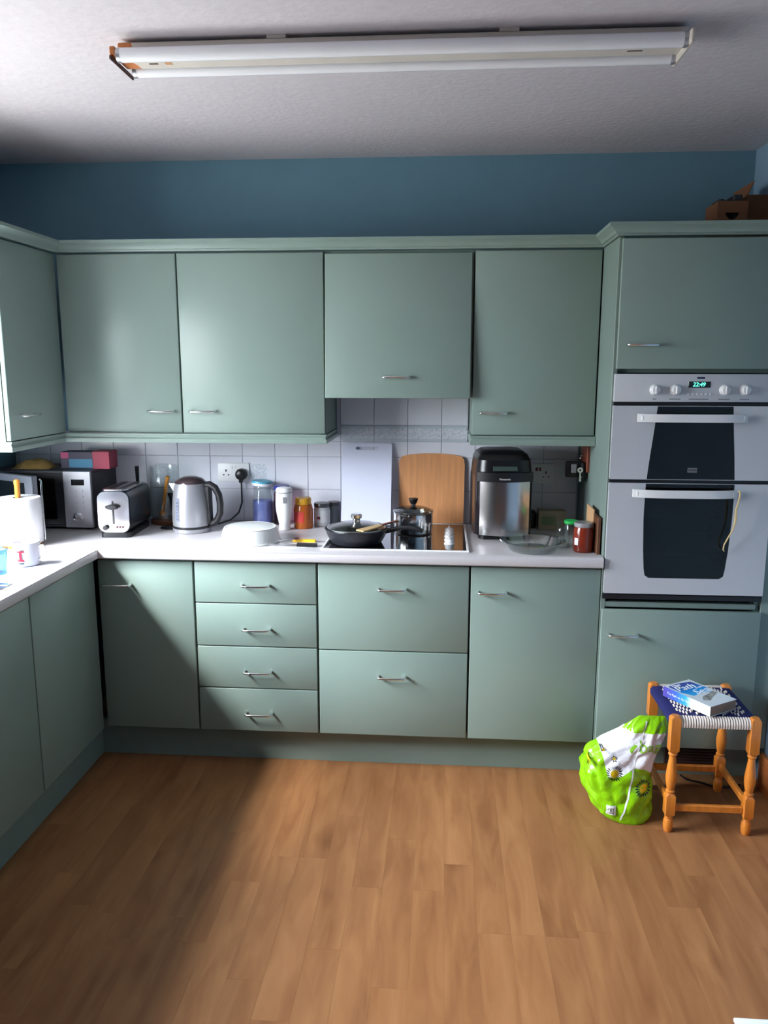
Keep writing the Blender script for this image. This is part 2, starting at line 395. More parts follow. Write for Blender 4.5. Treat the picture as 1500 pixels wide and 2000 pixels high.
# ================================================================= CABINETS
def handle_mesh():
    p = [(-.054, 0, 0), (-.054, -.020, 0), (-.0515, -.027, 0), (-.045, -.031, 0), (0, -.0335, 0), (.045, -.031, 0), (.0515, -.027, 0), (.054, -.020, 0), (.054, 0, 0)]
    mb = MB(); mb.tube(p, [.006, .0052, .0048, .0046, .0046, .0046, .0048, .0052, .006], 8); return mb.mesh('handle', M['chrome'], ang=60)
HM = handle_mesh()
def cabinet(name, label, cat, loc, rz, w, depth, z0, z1, fronts, group=None, open_top=False, front_y=0.0, tilt=0.0, carc=True):
    """local frame: X along the run, Y into the cabinet (door face at 0), Z up from loc"""
    t = thing(name, label, cat, loc, rz, group)
    mb = MB(); s = .016; a = front_y+.021; e = .0008
    if carc:
        mb.box(e, s, a, depth, z0, z1); mb.box(w-s, w-e, a, depth, z0, z1)
        mb.box(s, w-s, a, depth-.006, z0, z0+s)
        if not open_top: mb.box(s, w-s, a, depth-.006, z1-s, z1)
        mb.box(s, w-s, depth-.006, depth, z0, z1)
        mb.build('carcass', M['green_matt'], t, local=True, smooth=False)
    for f in fronts:
        x0, x1, c0, c1, kind, hx, hz = f
        mb = MB(); mb.box(x0, x1, 0, .018, c0, c1, .0025, 2)
        fo = mb.build(kind, M['green'], t, local=True, ang=60)
        if tilt:
            mm = Matrix.Translation((0, 0, c1)) @ Matrix.Rotation(-tilt, 4, 'X') @ Matrix.Translation((0, 0, -c1))
            fo.data.transform(mm)
        if hx is not None:
            h = bpy.data.objects.new('handle', HM); COL.objects.link(h); h.parent = fo
            y = 0
            if tilt: y = -math.sin(tilt)*(c1-hz)
            h.location = (hx, y, hz)
    return t
B0, B1 = .155, .868
# --- base units on the back wall
cabinet('base_cabinet', 'pale green base cabinet door in the left corner of the back run', 'cabinet', (0.002, 0, 0), 0, .396, .57, B0, .879,
        [(.004, .393, B0, B1, 'door', .084, .770)], 'base cupboards')
cabinet('drawer_cabinet', 'pale green base unit with four stacked narrow drawers', 'cabinet', (.4, 0, 0), 0, .496, .57, B0, .879,
        [(.003, .493, .702, B1, 'drawer', .25, .778), (.003, .493, .521, .698, 'drawer', .25, .596), (.003, .493, .342, .517, 'drawer', .25, .416), (.003, .493, B0, .338, 'drawer', .25, .236)])
cabinet('pan_drawer_cabinet', 'pale green base unit with two deep drawers under the hob', 'cabinet', (.898, 0, 0), 0, .6, .57, B0, .879,
        [(.003, .597, .517, B1, 'drawer', .296, .774), (.003, .597, B0, .513, 'drawer', .296, .411)])
cabinet('base_cabinet', 'pale green base cabinet door next to the tall oven housing', 'cabinet', (1.5, 0, 0), 0, .502, .57, B0, .879,
        [(.003, .499, B0, B1, 'door', .084, .770)], 'base cupboards')
# --- base units on the left wall (local X runs towards the back wall)
cabinet('base_cabinet', 'shaded pale green base cabinet on the left run, nearest the corner', 'cabinet', (0, -.522, 0), PI/2, .5, .60, B0, .879,
        [(.003, .499, B0, B1, 'door', None, 0)], 'left run base cupboards')
cabinet('base_cabinet', 'shaded pale green base cabinet on the left run, under the sink', 'cabinet', (0, -1.12, 0), PI/2, .596, .60, B0, .879,
        [(.003, .594, B0, B1, 'door', None, 0)], 'left run base cupboards')
cabinet('base_cabinet', 'pale green base cabinet on the left run, furthest from the corner', 'cabinet', (0, -1.722, 0), PI/2, .6, .60, B0, .879,
        [(.003, .597, B0, B1, 'door', None, 0)], 'left run base cupboards', open_top=True)
# --- plinth
mb = MB()
mb.box(-.049, 2.0, .066, .084, 0.0005, .153); mb.box(-.067, -.049, -1.72, .084, 0.0005, .153)
tag(mb.build('plinth', M['green_matt'], smooth=False), 'recessed green plinth board along the foot of the base units', 'plinth')
pt = thing('plinth', 'green plinth board under the tall oven housing, with a brown grille', 'plinth', (2.33, .066, 0.0005))
mb = MB(); mb.box(2.002, 2.666, .068, .086, 0.0005, .153); mb.build('board', M['green_matt'], pt, smooth=False)
mb = MB(); mb.box(2.30, 2.53, .060, .068, .035, .135, .003); gr = mb.build('vent_grille', mat('brown_vent_plastic', L(66, 50, 50), 0.5), pt)
for k in range(7):
    MB().box(2.315, 2.515, .054, .0598, .045+k*.0125, .051+k*.0125, .001).build('slat', mat('brown_vent_slat', L(84, 66, 66), 0.5) if k == 0 else bpy.data.materials['brown_vent_slat'], gr)
# --- wall units
YU = .268; U0, U1 = 1.359, 2.084
cabinet('wall_cabinet', 'shaded pale green wall cabinet on the left wall beside the window', 'cabinet', (-.213, -.175, 0), PI/2, .438, .42, U0-.003, 2.09,
        [(.002, .436, U0, U1, 'door', .125, 1.449)], 'wall cabinets')
cabinet('wall_cabinet', 'pale green wall cabinet in the left corner, above the toaster', 'cabinet', (-.21, YU, 0), 0, .502, .336, U0-.003, 2.09,
        [(.003, .500, U0, U1, 'door', .415, 1.449)], 'wall cabinets')
cabinet('wall_cabinet', 'wide pale green wall cabinet left of the hood, above the kettle', 'cabinet', (.293, YU, 0), 0, .605, .336, U0-.003, 2.09,
        [(.003, .603, U0, U1, 'door', .09, 1.449)], 'wall cabinets')
cabinet('cooker_hood_cabinet', 'short pale green hood cabinet front tilting out above the hob', 'cabinet', (.9, YU, 0), 0, .6, .336, 1.51, 2.09,
        [(.003, .592, 1.507, U1-.006, 'door', .292, 1.592)], tilt=0.062)
cabinet('wall_cabinet', 'pale green wall cabinet right of the hood, above the bread maker', 'cabinet', (1.502, YU, 0), 0, .497, .336, U0-.003, 2.09,
        [(.002, .494, U0, U1, 'door', .084, 1.449)], 'wall cabinets')
# --- tall housing
th = thing('oven_housing_cabinet', 'tall pale green cabinet at the right housing the white double oven', 'cabinet', (2.002, 0, 0))
mb = MB(); s = .018
mb.box(2.002, 2.002+s, 0.0, .604, B0, 2.09, .0015); mb.box(2.602-s, 2.602, 0.02, .604, B0, 2.09)
mb.box(2.02, 2.584, .02, .604, .715, .733); mb.box(2.02, 2.584, .02, .604, 1.613, 1.63); mb.box(2.02, 2.584, .02, .604, 2.072, 2.09); mb.box(2.02, 2.584, .02, .604, B0, B0+.018)
mb.box(2.02, 2.584, .598, .604, B0, 2.09); mb.box(2.02, 2.584, .001, .019, .722, .742, .001)
mb.build('carcass', M['green_matt'], th, smooth=False)
MB().box(2.604, 2.667, .001, .03, B0, 2.09, .001).build('filler_panel', M['green'], th)
for nm, z0, z1, hx, hz in (('door', 1.627, 2.082, 2.098, 1.712), ('door', B0, .716, 2.087, .619)):
    x0 = 2.012 if z0 > 1 else 2.006
    d = MB().box(x0, 2.600, -.019, -.001, z0, z1, .0025, 2).build(nm, M['green'], th, ang=60)
    h = bpy.data.objects.new('handle', HM); COL.objects.link(h); h.parent = d; h.location = Vector((hx, -.019, hz))-th.location
# --- cornice and pelmets
corn = [(-.02, 2.092), (.006, 2.092), (.010, 2.098), (.016, 2.100), (.020, 2.108), (.030, 2.116), (.042, 2.122), (.042, 2.134), (-.02, 2.134)]
o = sweep([(-.62, -.178), (-.213, -.178), (-.213, .268), (2.002, .268), (2.002, -.001), (2.667, -.001)][::-1][::-1], corn, 'cornice', M['green'])
tag(o, 'pale green moulded cornice running along the tops of all the wall cabinets', 'cornice')
pel = [(-.018, 1.318), (.010, 1.318), (.012, 1.324), (.012, 1.334), (.006, 1.340), (.006, 1.344), (.010, 1.350), (.010, 1.3555), (-.018, 1.3555)]
o = sweep([(-.60, -.165), (-.222, -.165), (-.222, .262), (.893, .262), (.893, .60)], pel, 'light_pelmet', M['green'])
tag(o, 'green pelmet strip under the left wall cabinets, turning the corner', 'pelmet', None)
o = sweep([(1.508, .60), (1.508, .262), (2.0, .262)], pel, 'light_pelmet', M['green'])
tag(o, 'green pelmet strip under the wall cabinet right of the hood', 'pelmet', None)

# ================================================================= WORKTOP (L shape, one piece)
Z = .92
mb = MB(); bm = mb.bm
nose = [(0, Z), (-.030, Z), (-.0335, Z-.002), (-.036, Z-.006), (-.036, Z-.034), (-.0335, Z-.038), (-.030, Z-.0398), (0, Z-.0398)]
# front roll follows the inner corner
path = [Vector((.0, -1.75)), Vector((.0, 0)), Vector((2.0, 0))]
rings = []
for i, P in enumerate(path):
    off = Vector((1, 0)) if i == 0 else (Vector((0, -1)) if i == 2 else Vector((1, -1)))
    rings.append([bm.verts.new((P.x+off.x*(-o)*.7, P.y+off.y*(-o)*.9, z)) for o, z in nose])
for a, b in zip(rings, rings[1:]):
    for j in range(len(nose)): bm.faces.new((a[j], a[(j+1) % len(nose)], b[(j+1) % len(nose)], b[j]))
bm.faces.new(rings[0]); bm.faces.new(list(reversed(rings[-1])))
mb.box(0.0, 2.0, 0.0, .6045, Z-.0398, Z)
mb.box(-.636, 0.0, -.565, .6045, Z-.0398, Z); mb.box(-.636, -.48, -1.75, -.565, Z-.0398, Z); mb.box(-.05, 0.0, -1.75, -.565, Z-.0398, Z)
mb.box(-.48, -.05, -1.75, -1.62, Z-.0398, Z)
tag(mb.build('worktop', M['worktop'], ang=50), 'speckled white L-shaped laminate worktop', 'worktop')
# sink in the left run
sk = thing('sink', 'stainless steel inset sink and drainer in the left worktop', 'sink', (-.265, -1.09, Z))
mb = MB()
for q in ((-.50, -.035, -.585, -.55), (-.50, -.035, -1.64, -1.60), (-.50, -.46, -1.60, -.585), (-.075, -.035, -1.60, -.585)): mb.box(*q, Z+.0002, Z+.004, .0015)
mb.build('rim', M['steel'], sk)
mb = MB(); mb.box(-.46, -.075, -1.13, -.585, Z-.012, Z-.008)
for k in range(9): mb.box(-.44+k*.042, -.425+k*.042, -1.10, -.61, Z-.0079, Z-.004, .002)
mb.build('drainer', M['steel'], sk)
mb = MB(); mb.box(-.46, -.457, -1.60, -1.14, Z-.15, Z); mb.box(-.078, -.075, -1.60, -1.14, Z-.15, Z); mb.box(-.457, -.078, -1.60, -1.597, Z-.15, Z); mb.box(-.457, -.078, -1.143, -1.14, Z-.15, Z-.008); mb.box(-.457, -.078, -1.597, -1.143, Z-.15, Z-.147)
mb.build('bowl', M['steel'], sk)

# ================================================================= DOUBLE OVEN
ov = thing('double_oven', 'white built-in double oven with dark glass doors and a lit green clock', 'oven', (2.302, -.02, .757))
def glass_half(z):   # half width of the barrel shaped window
    pts = [(.84, .143), (.86, .148), (.95, .156), (1.08, .162), (1.20, .161), (1.30, .153), (1.40, .143), (1.50, .134)]
    for (a, wa), (b, wb_) in zip(pts, pts[1:]):
        if z <= b: return wa+(wb_-wa)*max(0, (z-a))/(b-a)
    return .134
cx = 2.302
def winpoly(z0, z1, inset=0, rbot=False, n=10):
    R_, L_ = [], []
    zs = [z0+(z1-z0)*k/n for k in range(n+1)]
    pl = []
    for z in zs:
        h = glass_half(z)-inset
        if rbot and z == zs[0]: h -= .014
        pl.append((h, z))
    if rbot: pl.insert(1, (glass_half(z0+.012)-inset-.002, z0+.010))
    return [(cx+h, z) for h, z in pl]+[(cx-h, z) for h, z in reversed(pl)]
mb = MB()
x0, x1 = 2.022, 2.582
for q in ((x0, x0+.02, .765, 1.60), (x1-.02, x1, .765, 1.60)): mb.box(q[0], q[1], .024, .55, q[2], q[3])
for z0, z1 in ((.765, .80), (1.19, 1.24), (1.50, 1.60)): mb.box(x0+.02, x1-.02, .024, .55, z0, z1)
mb.box(x0+.02, x1-.02, .53, .55, .80, 1.50)
mb.build('oven_body', M['darkint'], ov, smooth=False)
for q in ((2.006, .757, .776), (2.008, 1.2095, 1.2205), (2.008, 1.496, 1.506)): MB().box(q[0], 2.598, -.012, -.0006, q[1], q[2], .001).build('vent_strip', M['black'], ov)
for z0 in (.93, 1.07):
    mb = MB()
    for k in range(12): mb.tube([(2.05+k*.0458, .06, z0), (2.05+k*.0458, .48, z0)], .002, 5)
    mb.tube([(2.045, .06, z0), (2.56, .06, z0)], .003, 6); mb.tube([(2.045, .48, z0), (2.56, .48, z0)], .003, 6)
    mb.build('oven_rack', M['steel'], ov)
def handle_bow(z, xa, xb):
    mb = MB(); pl = []
    n = 14
    for k in range(n+1):
        u = k/n; x = xa+(xb-xa)*u; d = -.062+.024*(2*u-1)**4
        pl.append((x, d))
    pl2 = [(x, d+.009) for x, d in reversed(pl)]
    mb.prism(pl+pl2, z-.0145, z+.0145, 'z')
    for x in (xa+.012, xb-.030): mb.box(x, x+.018, -.046, -.0205, z-.010, z+.010, .002)
    return mb
for nm, z0, z1, hz, ha, hb in (('upper_door', 1.222, 1.494, 1.451, 2.094, 2.485), ('lower_door', .782, 1.208, 1.173, 2.092, 2.468)):
    outer = rrect(2.008, 2.598, z0, z1, .003, 2)
    lo = (.845 if nm == 'lower_door' else z0+.0015); hi = z1-.0015
    me = curve_mesh('door_panel', [outer, winpoly(lo, hi, 0, nm == 'lower_door')], .016, M['offwhite'])
    me.transform(Matrix.Translation((0, -.02, 0))); d = link(nm, me, ov)
    me = curve_mesh('door_glass', [winpoly(lo+.0005, hi-.0005, .0005, nm == 'lower_door')], .004, M['ovenglass'])
    me.transform(Matrix.Translation((0, -.0195, 0))); link('door_glass', me, d)
    me = curve_mesh('inner_frame', [rrect(2.03, 2.575, z0+.01, z1-.004, .004, 2), winpoly(lo+.03, hi-.05, .012)], .003, M['black'])
    me.transform(Matrix.Translation((0, .001, 0))); link('inner_frame', me, d)
    handle_bow(hz, ha, hb).build('handle', M['white'], d)
    if nm == 'upper_door':
        b_ = MB().box(2.289, 2.323, -.0207, -.0196, 1.250, 1.267, .0004).build('badge', mat('grey_badge', L(120, 122, 128), 0.4), d)
        me = text_mesh('badge_text', 'STOVES', .009, mat('badge_letters', L(50, 50, 56), 0.5)); me.transform(Matrix.Translation((2.306, -.0211, 1.2585))); me.transform(WM(ov).inverted()); bt = bpy.data.objects.new('badge_text', me); COL.objects.link(bt); bt.parent = d
cp = MB().box(2.008, 2.598, -.02, -.0006, 1.508, 1.609, .003, 2).build('control_panel', M['offwhite'], ov)
knm = MB(); knm.X = Matrix.Rotation(PI/2, 4, 'X'); knm.lathe([(.020, 0), (.019, .003), (.0165, .005), (.0155, .018), (.013, .021), (0, .021)], 20)
knm.X = Matrix.Identity(4); knm.box(-.003, .003, -.0245, -.020, -.014, .014, .001)
knm = knm.mesh('knob', M['white'])
knm2 = knm
for x in (2.153, 2.226, 2.400, 2.472):
    k = bpy.data.objects.new('knob', knm); COL.objects.link(k); k.parent = cp; k.location = Vector((x, -.0202, 1.552))-ov.location
MB().box(2.271, 2.349, -.0215, -.0201, 1.560, 1.582, .0006).build('clock_display', M['blackgloss'], cp)
me = text_mesh('clock_digits', '22:49', .021, mat('green_led', L(60, 255, 200), .5, emit=(.1, 1, .6, 1), es=2.2), shear=.15, sx=.95)
me.transform(Matrix.Translation((2.308, -.0221, 1.571))); me.transform(WM(ov).inverted()); k = bpy.data.objects.new('clock_digits', me); COL.objects.link(k); k.parent = cp
MB().box(2.300, 2.328, -.0208, -.0201, 1.592, 1.599, .0003).build('logo_plate', mat('dark_blue_badge', L(36, 38, 78), .4), cp)
bmx = MB(); bmx.X = Matrix.Rotation(PI/2, 4, 'X'); bmx.lathe([(.0042, 0), (.0038, .003), (0, .0034)], 10); bmx = bmx.mesh('button', M['white'])
for k in range(6):
    o = bpy.data.objects.new('button', bmx); COL.objects.link(o); o.parent = cp; o.location = Vector((2.272+k*.0155, -.0202, 1.537))-ov.location
gp = mat('grey_print', L(130, 132, 140), .6)
for x, w in ((2.153, .014), (2.226, .040), (2.400, .040), (2.472, .034), (2.31, .07)): MB().box(x-w/2, x+w/2, -.0204, -.0201, 1.517, 1.5205).build('printed_marking', gp, cp, smooth=False)
# string over the lower handle
tag(MB().tube([(2.462, -.0625, 1.187), (2.464, -.069, 1.19), (2.466, -.073, 1.178), (2.462, -.073, 1.15), (2.457, -.07, 1.12), (2.459, -.068, 1.09), (2.458, -.066, 1.07), (2.452, -.062, 1.04), (2.440, -.055, 1.01), (2.432, -.048, .985), (2.432, -.042, .965), (2.438, -.036, .958)], [.003, .003, .0035, .003, .004, .005, .004, .003, .0028, .0025, .0025, .002], 6)
    .build('string', M['rope']), 'cream string hanging from the lower oven door handle', 'string')

# ================================================================= HOB and what stands on it
hb = thing('hob', 'black glass electric hob with a thin white metal edge', 'hob', (1.2, .3, Z))
mb = MB()
for q in ((.91, 1.495, .022, .032), (.91, 1.495, .562, .572), (.91, .92, .032, .562), (1.485, 1.495, .032, .562)): mb.box(*q, Z+.0002, Z+.007, .002)
mb.build('edge_trim', M['white'], hb)
MB().box(.92, 1.485, .032, .562, Z+.0002, Z+.0055, .0006).build('glass_plate', M['blackgloss'], hb)
kk = MB().lathe([(.022, 0), (.022, .003), (.019, .006), (.0175, .018), (.014, .022), (0, .0225)], 24); kk.box(-.004, .004, -.017, .017, .021, .029, .0015)
kk = kk.mesh('knob', M['white'])
for y in (.150, .222, .294, .366):
    o = bpy.data.objects.new('knob', kk); COL.objects.link(o); o.parent = hb; o.location = Vector((1.418, y, Z+.0057))-hb.location
# frying pan
pn = thing('frying_pan', 'black speckled frying pan with a glass lid on the hob', 'pan', (1.038, .155, Z+.0058))
pc = mat('speckled_black_nonstick', L(40, 42, 50), .45, var=.5, vscale=250)
MB().lathe([(0, 0), (.098, 0), (.104, .004), (.118, .03), (.128, .056), (.131, .060), (.126, .060), (.121, .052), (.112, .03), (.098, .008), (0, .007)], 40).build('pan_body', pc, pn, local=True)
MB().tube([(.118, -.012, .050), (.15, -.016, .058), (.185, -.022, .068), (.22, -.03, .070), (.25, -.038, .066), (.272, -.044, .058)], [.011, .010, .0095, .010, .011, .008], 10).build('handle', M['black'], pn, local=True)
dz = .0605
ld = MB().lathe([(.1155, .003+dz), (.098, .011+dz), (.07, .019+dz), (.035, .024+dz), (0, .0255+dz), (0, .0235+dz), (.035, .022+dz), (.07, .0165+dz), (.098, .009+dz), (.1155, .001+dz)], 40, cap0=False, cap1=False).build('glass_lid', glassmat('tinted_lid_glass', (.55, .52, .42, 1), .30, .18), pn, local=True)
MB().lathe([(.121, dz), (.121, .004+dz), (.118, .006+dz), (.116, .004+dz), (.116, dz)], 40, cap0=False, cap1=False).build('lid_rim', M['steel'], ld, local=True)
MB().lathe([(.016, .0255+dz), (.015, .034+dz), (.016, .038+dz), (.022, .041+dz), (.023, .054+dz), (.019, .058+dz), (0, .059+dz)], 24).build('lid_knob', M['chrome'], ld, local=True)
mb = MB(); mb.X = Matrix.Translation((1.100, .060, Z+.083)) @ Matrix.Rotation(math.radians(52), 4, 'Z') @ Matrix.Rotation(math.radians(-2), 4, 'Y')
mb.prism([(-.055, -.020), (.04, -.017), (.07, -.008), (.07, .008), (.04, .017), (-.055, .020)], -.002, .003, 'z')
sp_ = thing('wooden_spatula', 'pale wooden spatula resting across the frying pan rim', 'spatula', (1.100, .060, Z+.0806))
mb.build('blade', M['woodlt'], sp_)
mb = MB(); mb.X = Matrix.Translation((1.100, .060, Z+.083)) @ Matrix.Rotation(math.radians(52), 4, 'Z') @ Matrix.Rotation(math.radians(-2), 4, 'Y')
mb.box(.065, .17, -.007, .007, -.003, .004, .002); mb.build('handle', mat('reddish_wood_handle', L(140, 84, 64), .5), sp_)
# saucepan
sa = thing('saucepan', 'small polished steel saucepan with a glass lid and black knob', 'saucepan', (1.262, .372, Z+.0058))
MB().lathe([(0, 0), (.078, 0), (.083, .006), (.085, .05), (.085, .088), (.088, .092), (.0845, .093), (.082, .088), (.081, .05), (.079, .008), (0, .006)], 40).build('pot_body', M['chrome'], sa, local=True)
MB().tube([(-.014, -.083, .070), (-.017, -.10, .074), (-.022, -.13, .079), (-.027, -.165, .081), (-.029, -.185, .080)], [.010, .012, .013, .0155, .010], 12).build('handle', M['black'], sa, local=True)
sl = MB().lathe([(.087, .0935), (.087, .098), (.08, .100), (.06, .109), (.03, .115), (0, .117), (0, .115), (.03, .113), (.06, .107), (.08, .0975), (.083, .0935)], 40, cap0=False, cap1=False).build('glass_lid', glassmat('saucepan_lid_glass', (.5, .5, .48, 1), .15, .05), sa, local=True)
MB().lathe([(.010, .117), (.010, .124), (.014, .128), (.021, .146), (.019, .150), (0, .151)], 24).build('knob', M['black'], sl, local=True)

# ================================================================= BOARDS against the tiles
mb = MB(); me = curve_mesh('board', [rrect(-.113, .113, 0, .372, .008), rrect(-.052, .052, .342, .356, .006)], .010, M['lilac'])
o = link('chopping_board', me, None, True); o.location = (1.042, .4985, Z+.0098); o.rotation_euler = (math.radians(-14.2), 0, 0)
tag(o, 'pale lilac plastic chopping board with slot handle leaning on tiles', 'chopping board')
arch = [(-.147, 0), (.147, 0), (.149, .27)]+[(.149-.0*k, .27) for k in ()]+[(.146, .292), (.135, .306), (.09, .315), (.03, .319), (-.03, .319), (-.09, .315), (-.135, .306), (-.146, .292), (-.149, .27)]
bb = curve_mesh('board', [arch], .018, M['bamboo'])
o = thing('chopping_board', 'bamboo chopping board with arched top leaning behind the saucepan', 'chopping board', (1.337, .5775, Z+.0075)); o.rotation_euler = (math.radians(-2.6), 0, 0)
ob = bpy.data.objects.new('board', bb); COL.objects.link(ob); ob.parent = o; ob.location = (0, -.004, 0)
for k, (a, b) in enumerate(((0, .04), (.279, .315))):
    pass

# ================================================================= BREAD MAKER
bmk = thing('bread_maker', 'black and stainless steel bread maker on the worktop', 'bread maker', (1.635, .41, Z), math.radians(3))
def rbox(mb, w, d, z0, z1, r, n=6, tz=0.0, ox=0, oy=0):
    pl = rrect(-w/2, w/2, -d/2, d/2, r, n)
    bm = mb.bm; A = [bm.verts.new((x+ox, y+oy, z0)) for x, y in pl]; B = [bm.verts.new((x*(1-tz)+ox, y*(1-tz)+oy, z1)) for x, y in pl]
    bm.faces.new(list(reversed(A))); bm.faces.new(B)
    for i in range(len(A)): j = (i+1) % len(A); bm.faces.new((A[i], A[j], B[j], B[i]))
mb = MB(); rbox(mb, .20, .27, 0.0005, .022, .03); mb.build('base', M['black'], bmk, local=True)
mb = MB(); rbox(mb, .240, .315, .022, .255, .055); rbox(mb, .240, .315, .255, .262, .055, tz=.02); mb.build('body', mat('dark_glossy_plastic', L(34, 30, 34), .12), bmk, local=True)
# curved steel front skin
mb = MB(); bm = mb.bm; ar = []
for k in range(15):
    u = -1+2*k/14; x = u*.102; y = -.1590-.034*(1-u*u)
    ar.append((x, y))
for i, (x, y) in enumerate(ar): pass
pl = ar+[(x, y+.004) for x, y in reversed(ar)]
mb.prism(pl, .026, .250, 'z'); mb.build('front_panel', mat('brushed_steel_dark', (.62, .58, .58, 1), .22, 1.0, stretch=(60, 1, 1), var=.06, vscale=30), bmk, local=True)
mb = MB(); pl = [(x*1.12, y-.001) for x, y in ar]+[(x*1.12, -.14) for x, y in reversed(ar)]; mb.prism(pl, .2505, .288, 'z'); fb = mb.build('control_fascia', M['black'], bmk, local=True)
put('maker_name', text_mesh('maker_name', 'Panasonic', .0115, M['white']), fb, Matrix.Translation((-.005, -.1950, .2635)))
mb = MB(); mb.X = Matrix.Translation((.0, -.158, .302)) @ Matrix.Rotation(math.radians(-50), 4, 'X'); mb.box(-.05, .05, -.002, .003, -.012, .012, .001); mb.build('display', mat('lcd_window', L(70, 84, 80), .2), fb, local=True)
mb = MB(); rbox(mb, .238, .312, .2625, .335, .06, tz=.06); rbox(mb, .222, .292, .335, .356, .055, tz=.10); rbox(mb, .198, .262, .356, .368, .05, tz=.18)
ldm = mb.build('lid', mat('black_lid', L(20, 20, 24), .3), bmk, local=True, ang=40)

# ================================================================= KETTLE
kt = thing('kettle', 'silver electric kettle with dark lid and black handle', 'kettle', (.287, .352, Z))
MB().lathe([(.080, .0005), (.083, .004), (.083, .018), (.079, .022), (.078, .024), (0, .024)], 40).build('base', M['silver'], kt, local=True)
MB().lathe([(.082, .0185), (.0835, .021), (.0835, .027), (.082, .029)], 40).build('base_ring', M['black'], kt, local=True)
MB().lathe([(.081, .029), (.083, .05), (.083, .09), (.078, .15), (.070, .20), (.066, .214), (0, .214)], 40).build('body', M['silver'], kt, local=True)
MB().lathe([(.066, .2142), (.065, .220), (.055, .232), (.03, .241), (0, .244)], 36).build('lid', mat('dark_lid', L(74, 60, 64), .2, .3), kt, local=True)
mb = MB(); mb.X = Matrix.Rotation(math.radians(-5), 4, 'Z'); mb.tube([(.062, 0, .206), (.088, 0, .208), (.112, 0, .195), (.128, 0, .165), (.134, 0, .125), (.132, 0, .085), (.118, 0, .055), (.098, 0, .038), (.080, 0, .034)], [.014, .016, .016, .0155, .015, .015, .015, .015, .013], 10)
mb.build('handle', M['black'], kt, local=True)
mb = MB(); mb.X = Matrix.Rotation(math.radians(-5), 4, 'Z'); mb.box(.064, .094, -.018, .018, .034, .205, .006); mb.build('handle_mount', M['black'], kt, local=True)
mb = MB(); mb.X = Matrix.Rotation(math.radians(175), 4, 'Z'); mb.prism([(.058, .212), (.092, .213), (.088, .204), (.072, .178), (.062, .18)], -.02, .02, 'y'); mb.build('spout', M['silver'], kt, local=True)
mb = MB(); mb.X = Matrix.Rotation(math.radians(-118), 4, 'Z')
mb.prism([(.0815, .055), (.0845, .055), (.0835, .10), (.0785, .155), (.0755, .155), (.080, .10)], -.009, .009, 'y'); gw = mb.build('water_gauge', mat('grey_blue_window', L(128, 132, 146), .2), kt, local=True)
mb = MB(); mb.X = Matrix.Rotation(math.radians(-118), 4, 'Z')
for k in range(6): mb.box(.0832-.0006*k, .0851-.0006*k, -.006, .004, .062+k*.014, .068+k*.014)
mb.build('gauge_marks', mat('gauge_print', L(90, 94, 120), .4), gw, local=True)
MB().tube([(-.075, .02, .006), (-.115, .01, .004), (-.150, .025, .0045), (-.155, .045, .0045), (-.12, .060, .0045), (-.05, .086, .0045), (.02, .105, .0045), (.08, .14, .006), (.125, .18, .016), (.155, .215, .045), (.168, .229, .09), (.168, .228, .15), (.168, .226, .19)], .0038, 7).build('cable', M['black'], kt, local=True)
mb = MB(); mb.X = Matrix.Translation((.168, .230, .222)) @ Matrix.Rotation(PI/2, 4, 'X'); mb.lathe([(.027, -.008), (.0275, .006), (.025, .016), (.018, .022), (0, .024)], 20); mb.X = Matrix.Identity(4); mb.box(.159, .177, .212, .229, .184, .203, .003)
mb.build('plug', M['black'], kt, local=True)
# sockets
def socket(name, label, x0, x1, z0, z1):
    t = thing(name, label, 'socket', ((x0+x1)/2, YB-.009, (z0+z1)/2))
    MB().box(x0, x1, YB-.0165, YB-.0086, z0, z1, .0025, 2).build('face_plate', M['white'], t)
    w = x1-x0
    for c in (x0+w*.26, x0+w*.74):
        mb = MB(); mb.box(c-.003, c+.003, YB-.0168, YB-.0165, z0+.046, z0+.057); mb.box(c-.015, c-.008, YB-.0168, YB-.0165, z0+.029, z0+.034); mb.box(c+.008, c+.015, YB-.0168, YB-.0165, z0+.029, z0+.034)
        mb.build('pin_holes', M['black'], t, smooth=False)
    for c in (x0+w*.45, x0+w*.55): MB().box(c-.005, c+.005, YB-.0185, YB-.0166, z0+.058, z0+.074, .0008).build('switch', M['white'] if name == 'wall_socket' and x0 < 1 else mat('red_marked_switch', L(150, 70, 70), .5), t)
socket('wall_socket', 'white double wall socket with a black plug in it', .342, .489, 1.106, 1.193)
socket('wall_socket', 'shaded double wall socket right of the bread maker', 1.745, 1.890, 1.113, 1.203)

# ================================================================= TOASTER
ts = thing('toaster', 'black two-slot toaster with a shiny chrome end', 'toaster', (0.002, .315, Z), math.radians(3))
mb = MB(); pl = rrect(-.068, .068, .022, .200, .035, 6); mb.prism(pl, -.13, .14, 'y'); mb.build('body', mat('black_toaster_side', L(34, 40, 48), .25), ts, local=True)
mb = MB(); rbox(mb, .128, .27, .0005, .022, .02); mb.build('base', M['black'], ts, local=True)
mb = MB(); pl = rrect(-.066, .066, .024, .198, .034, 6); mb.prism(pl, -.142, -.130, 'y'); en = mb.build('end_panel', mat('toaster_chrome', (.45, .45, .47, 1), .16, 1.0), ts, local=True)
MB().box(-.0035, .0035, -.144, -.1421, .062, .158).build('lever_slot', M['black'], en, local=True)
mb = MB(); mb.X = Matrix.Translation((0, -.144, .135)) @ Matrix.Rotation(PI/2, 4, 'X'); mb.lathe([(.028, 0), (.028, .012), (.020, .018), (0, .019)], 24, sy=.42); mb.build('lever', M['black'], en, local=True)
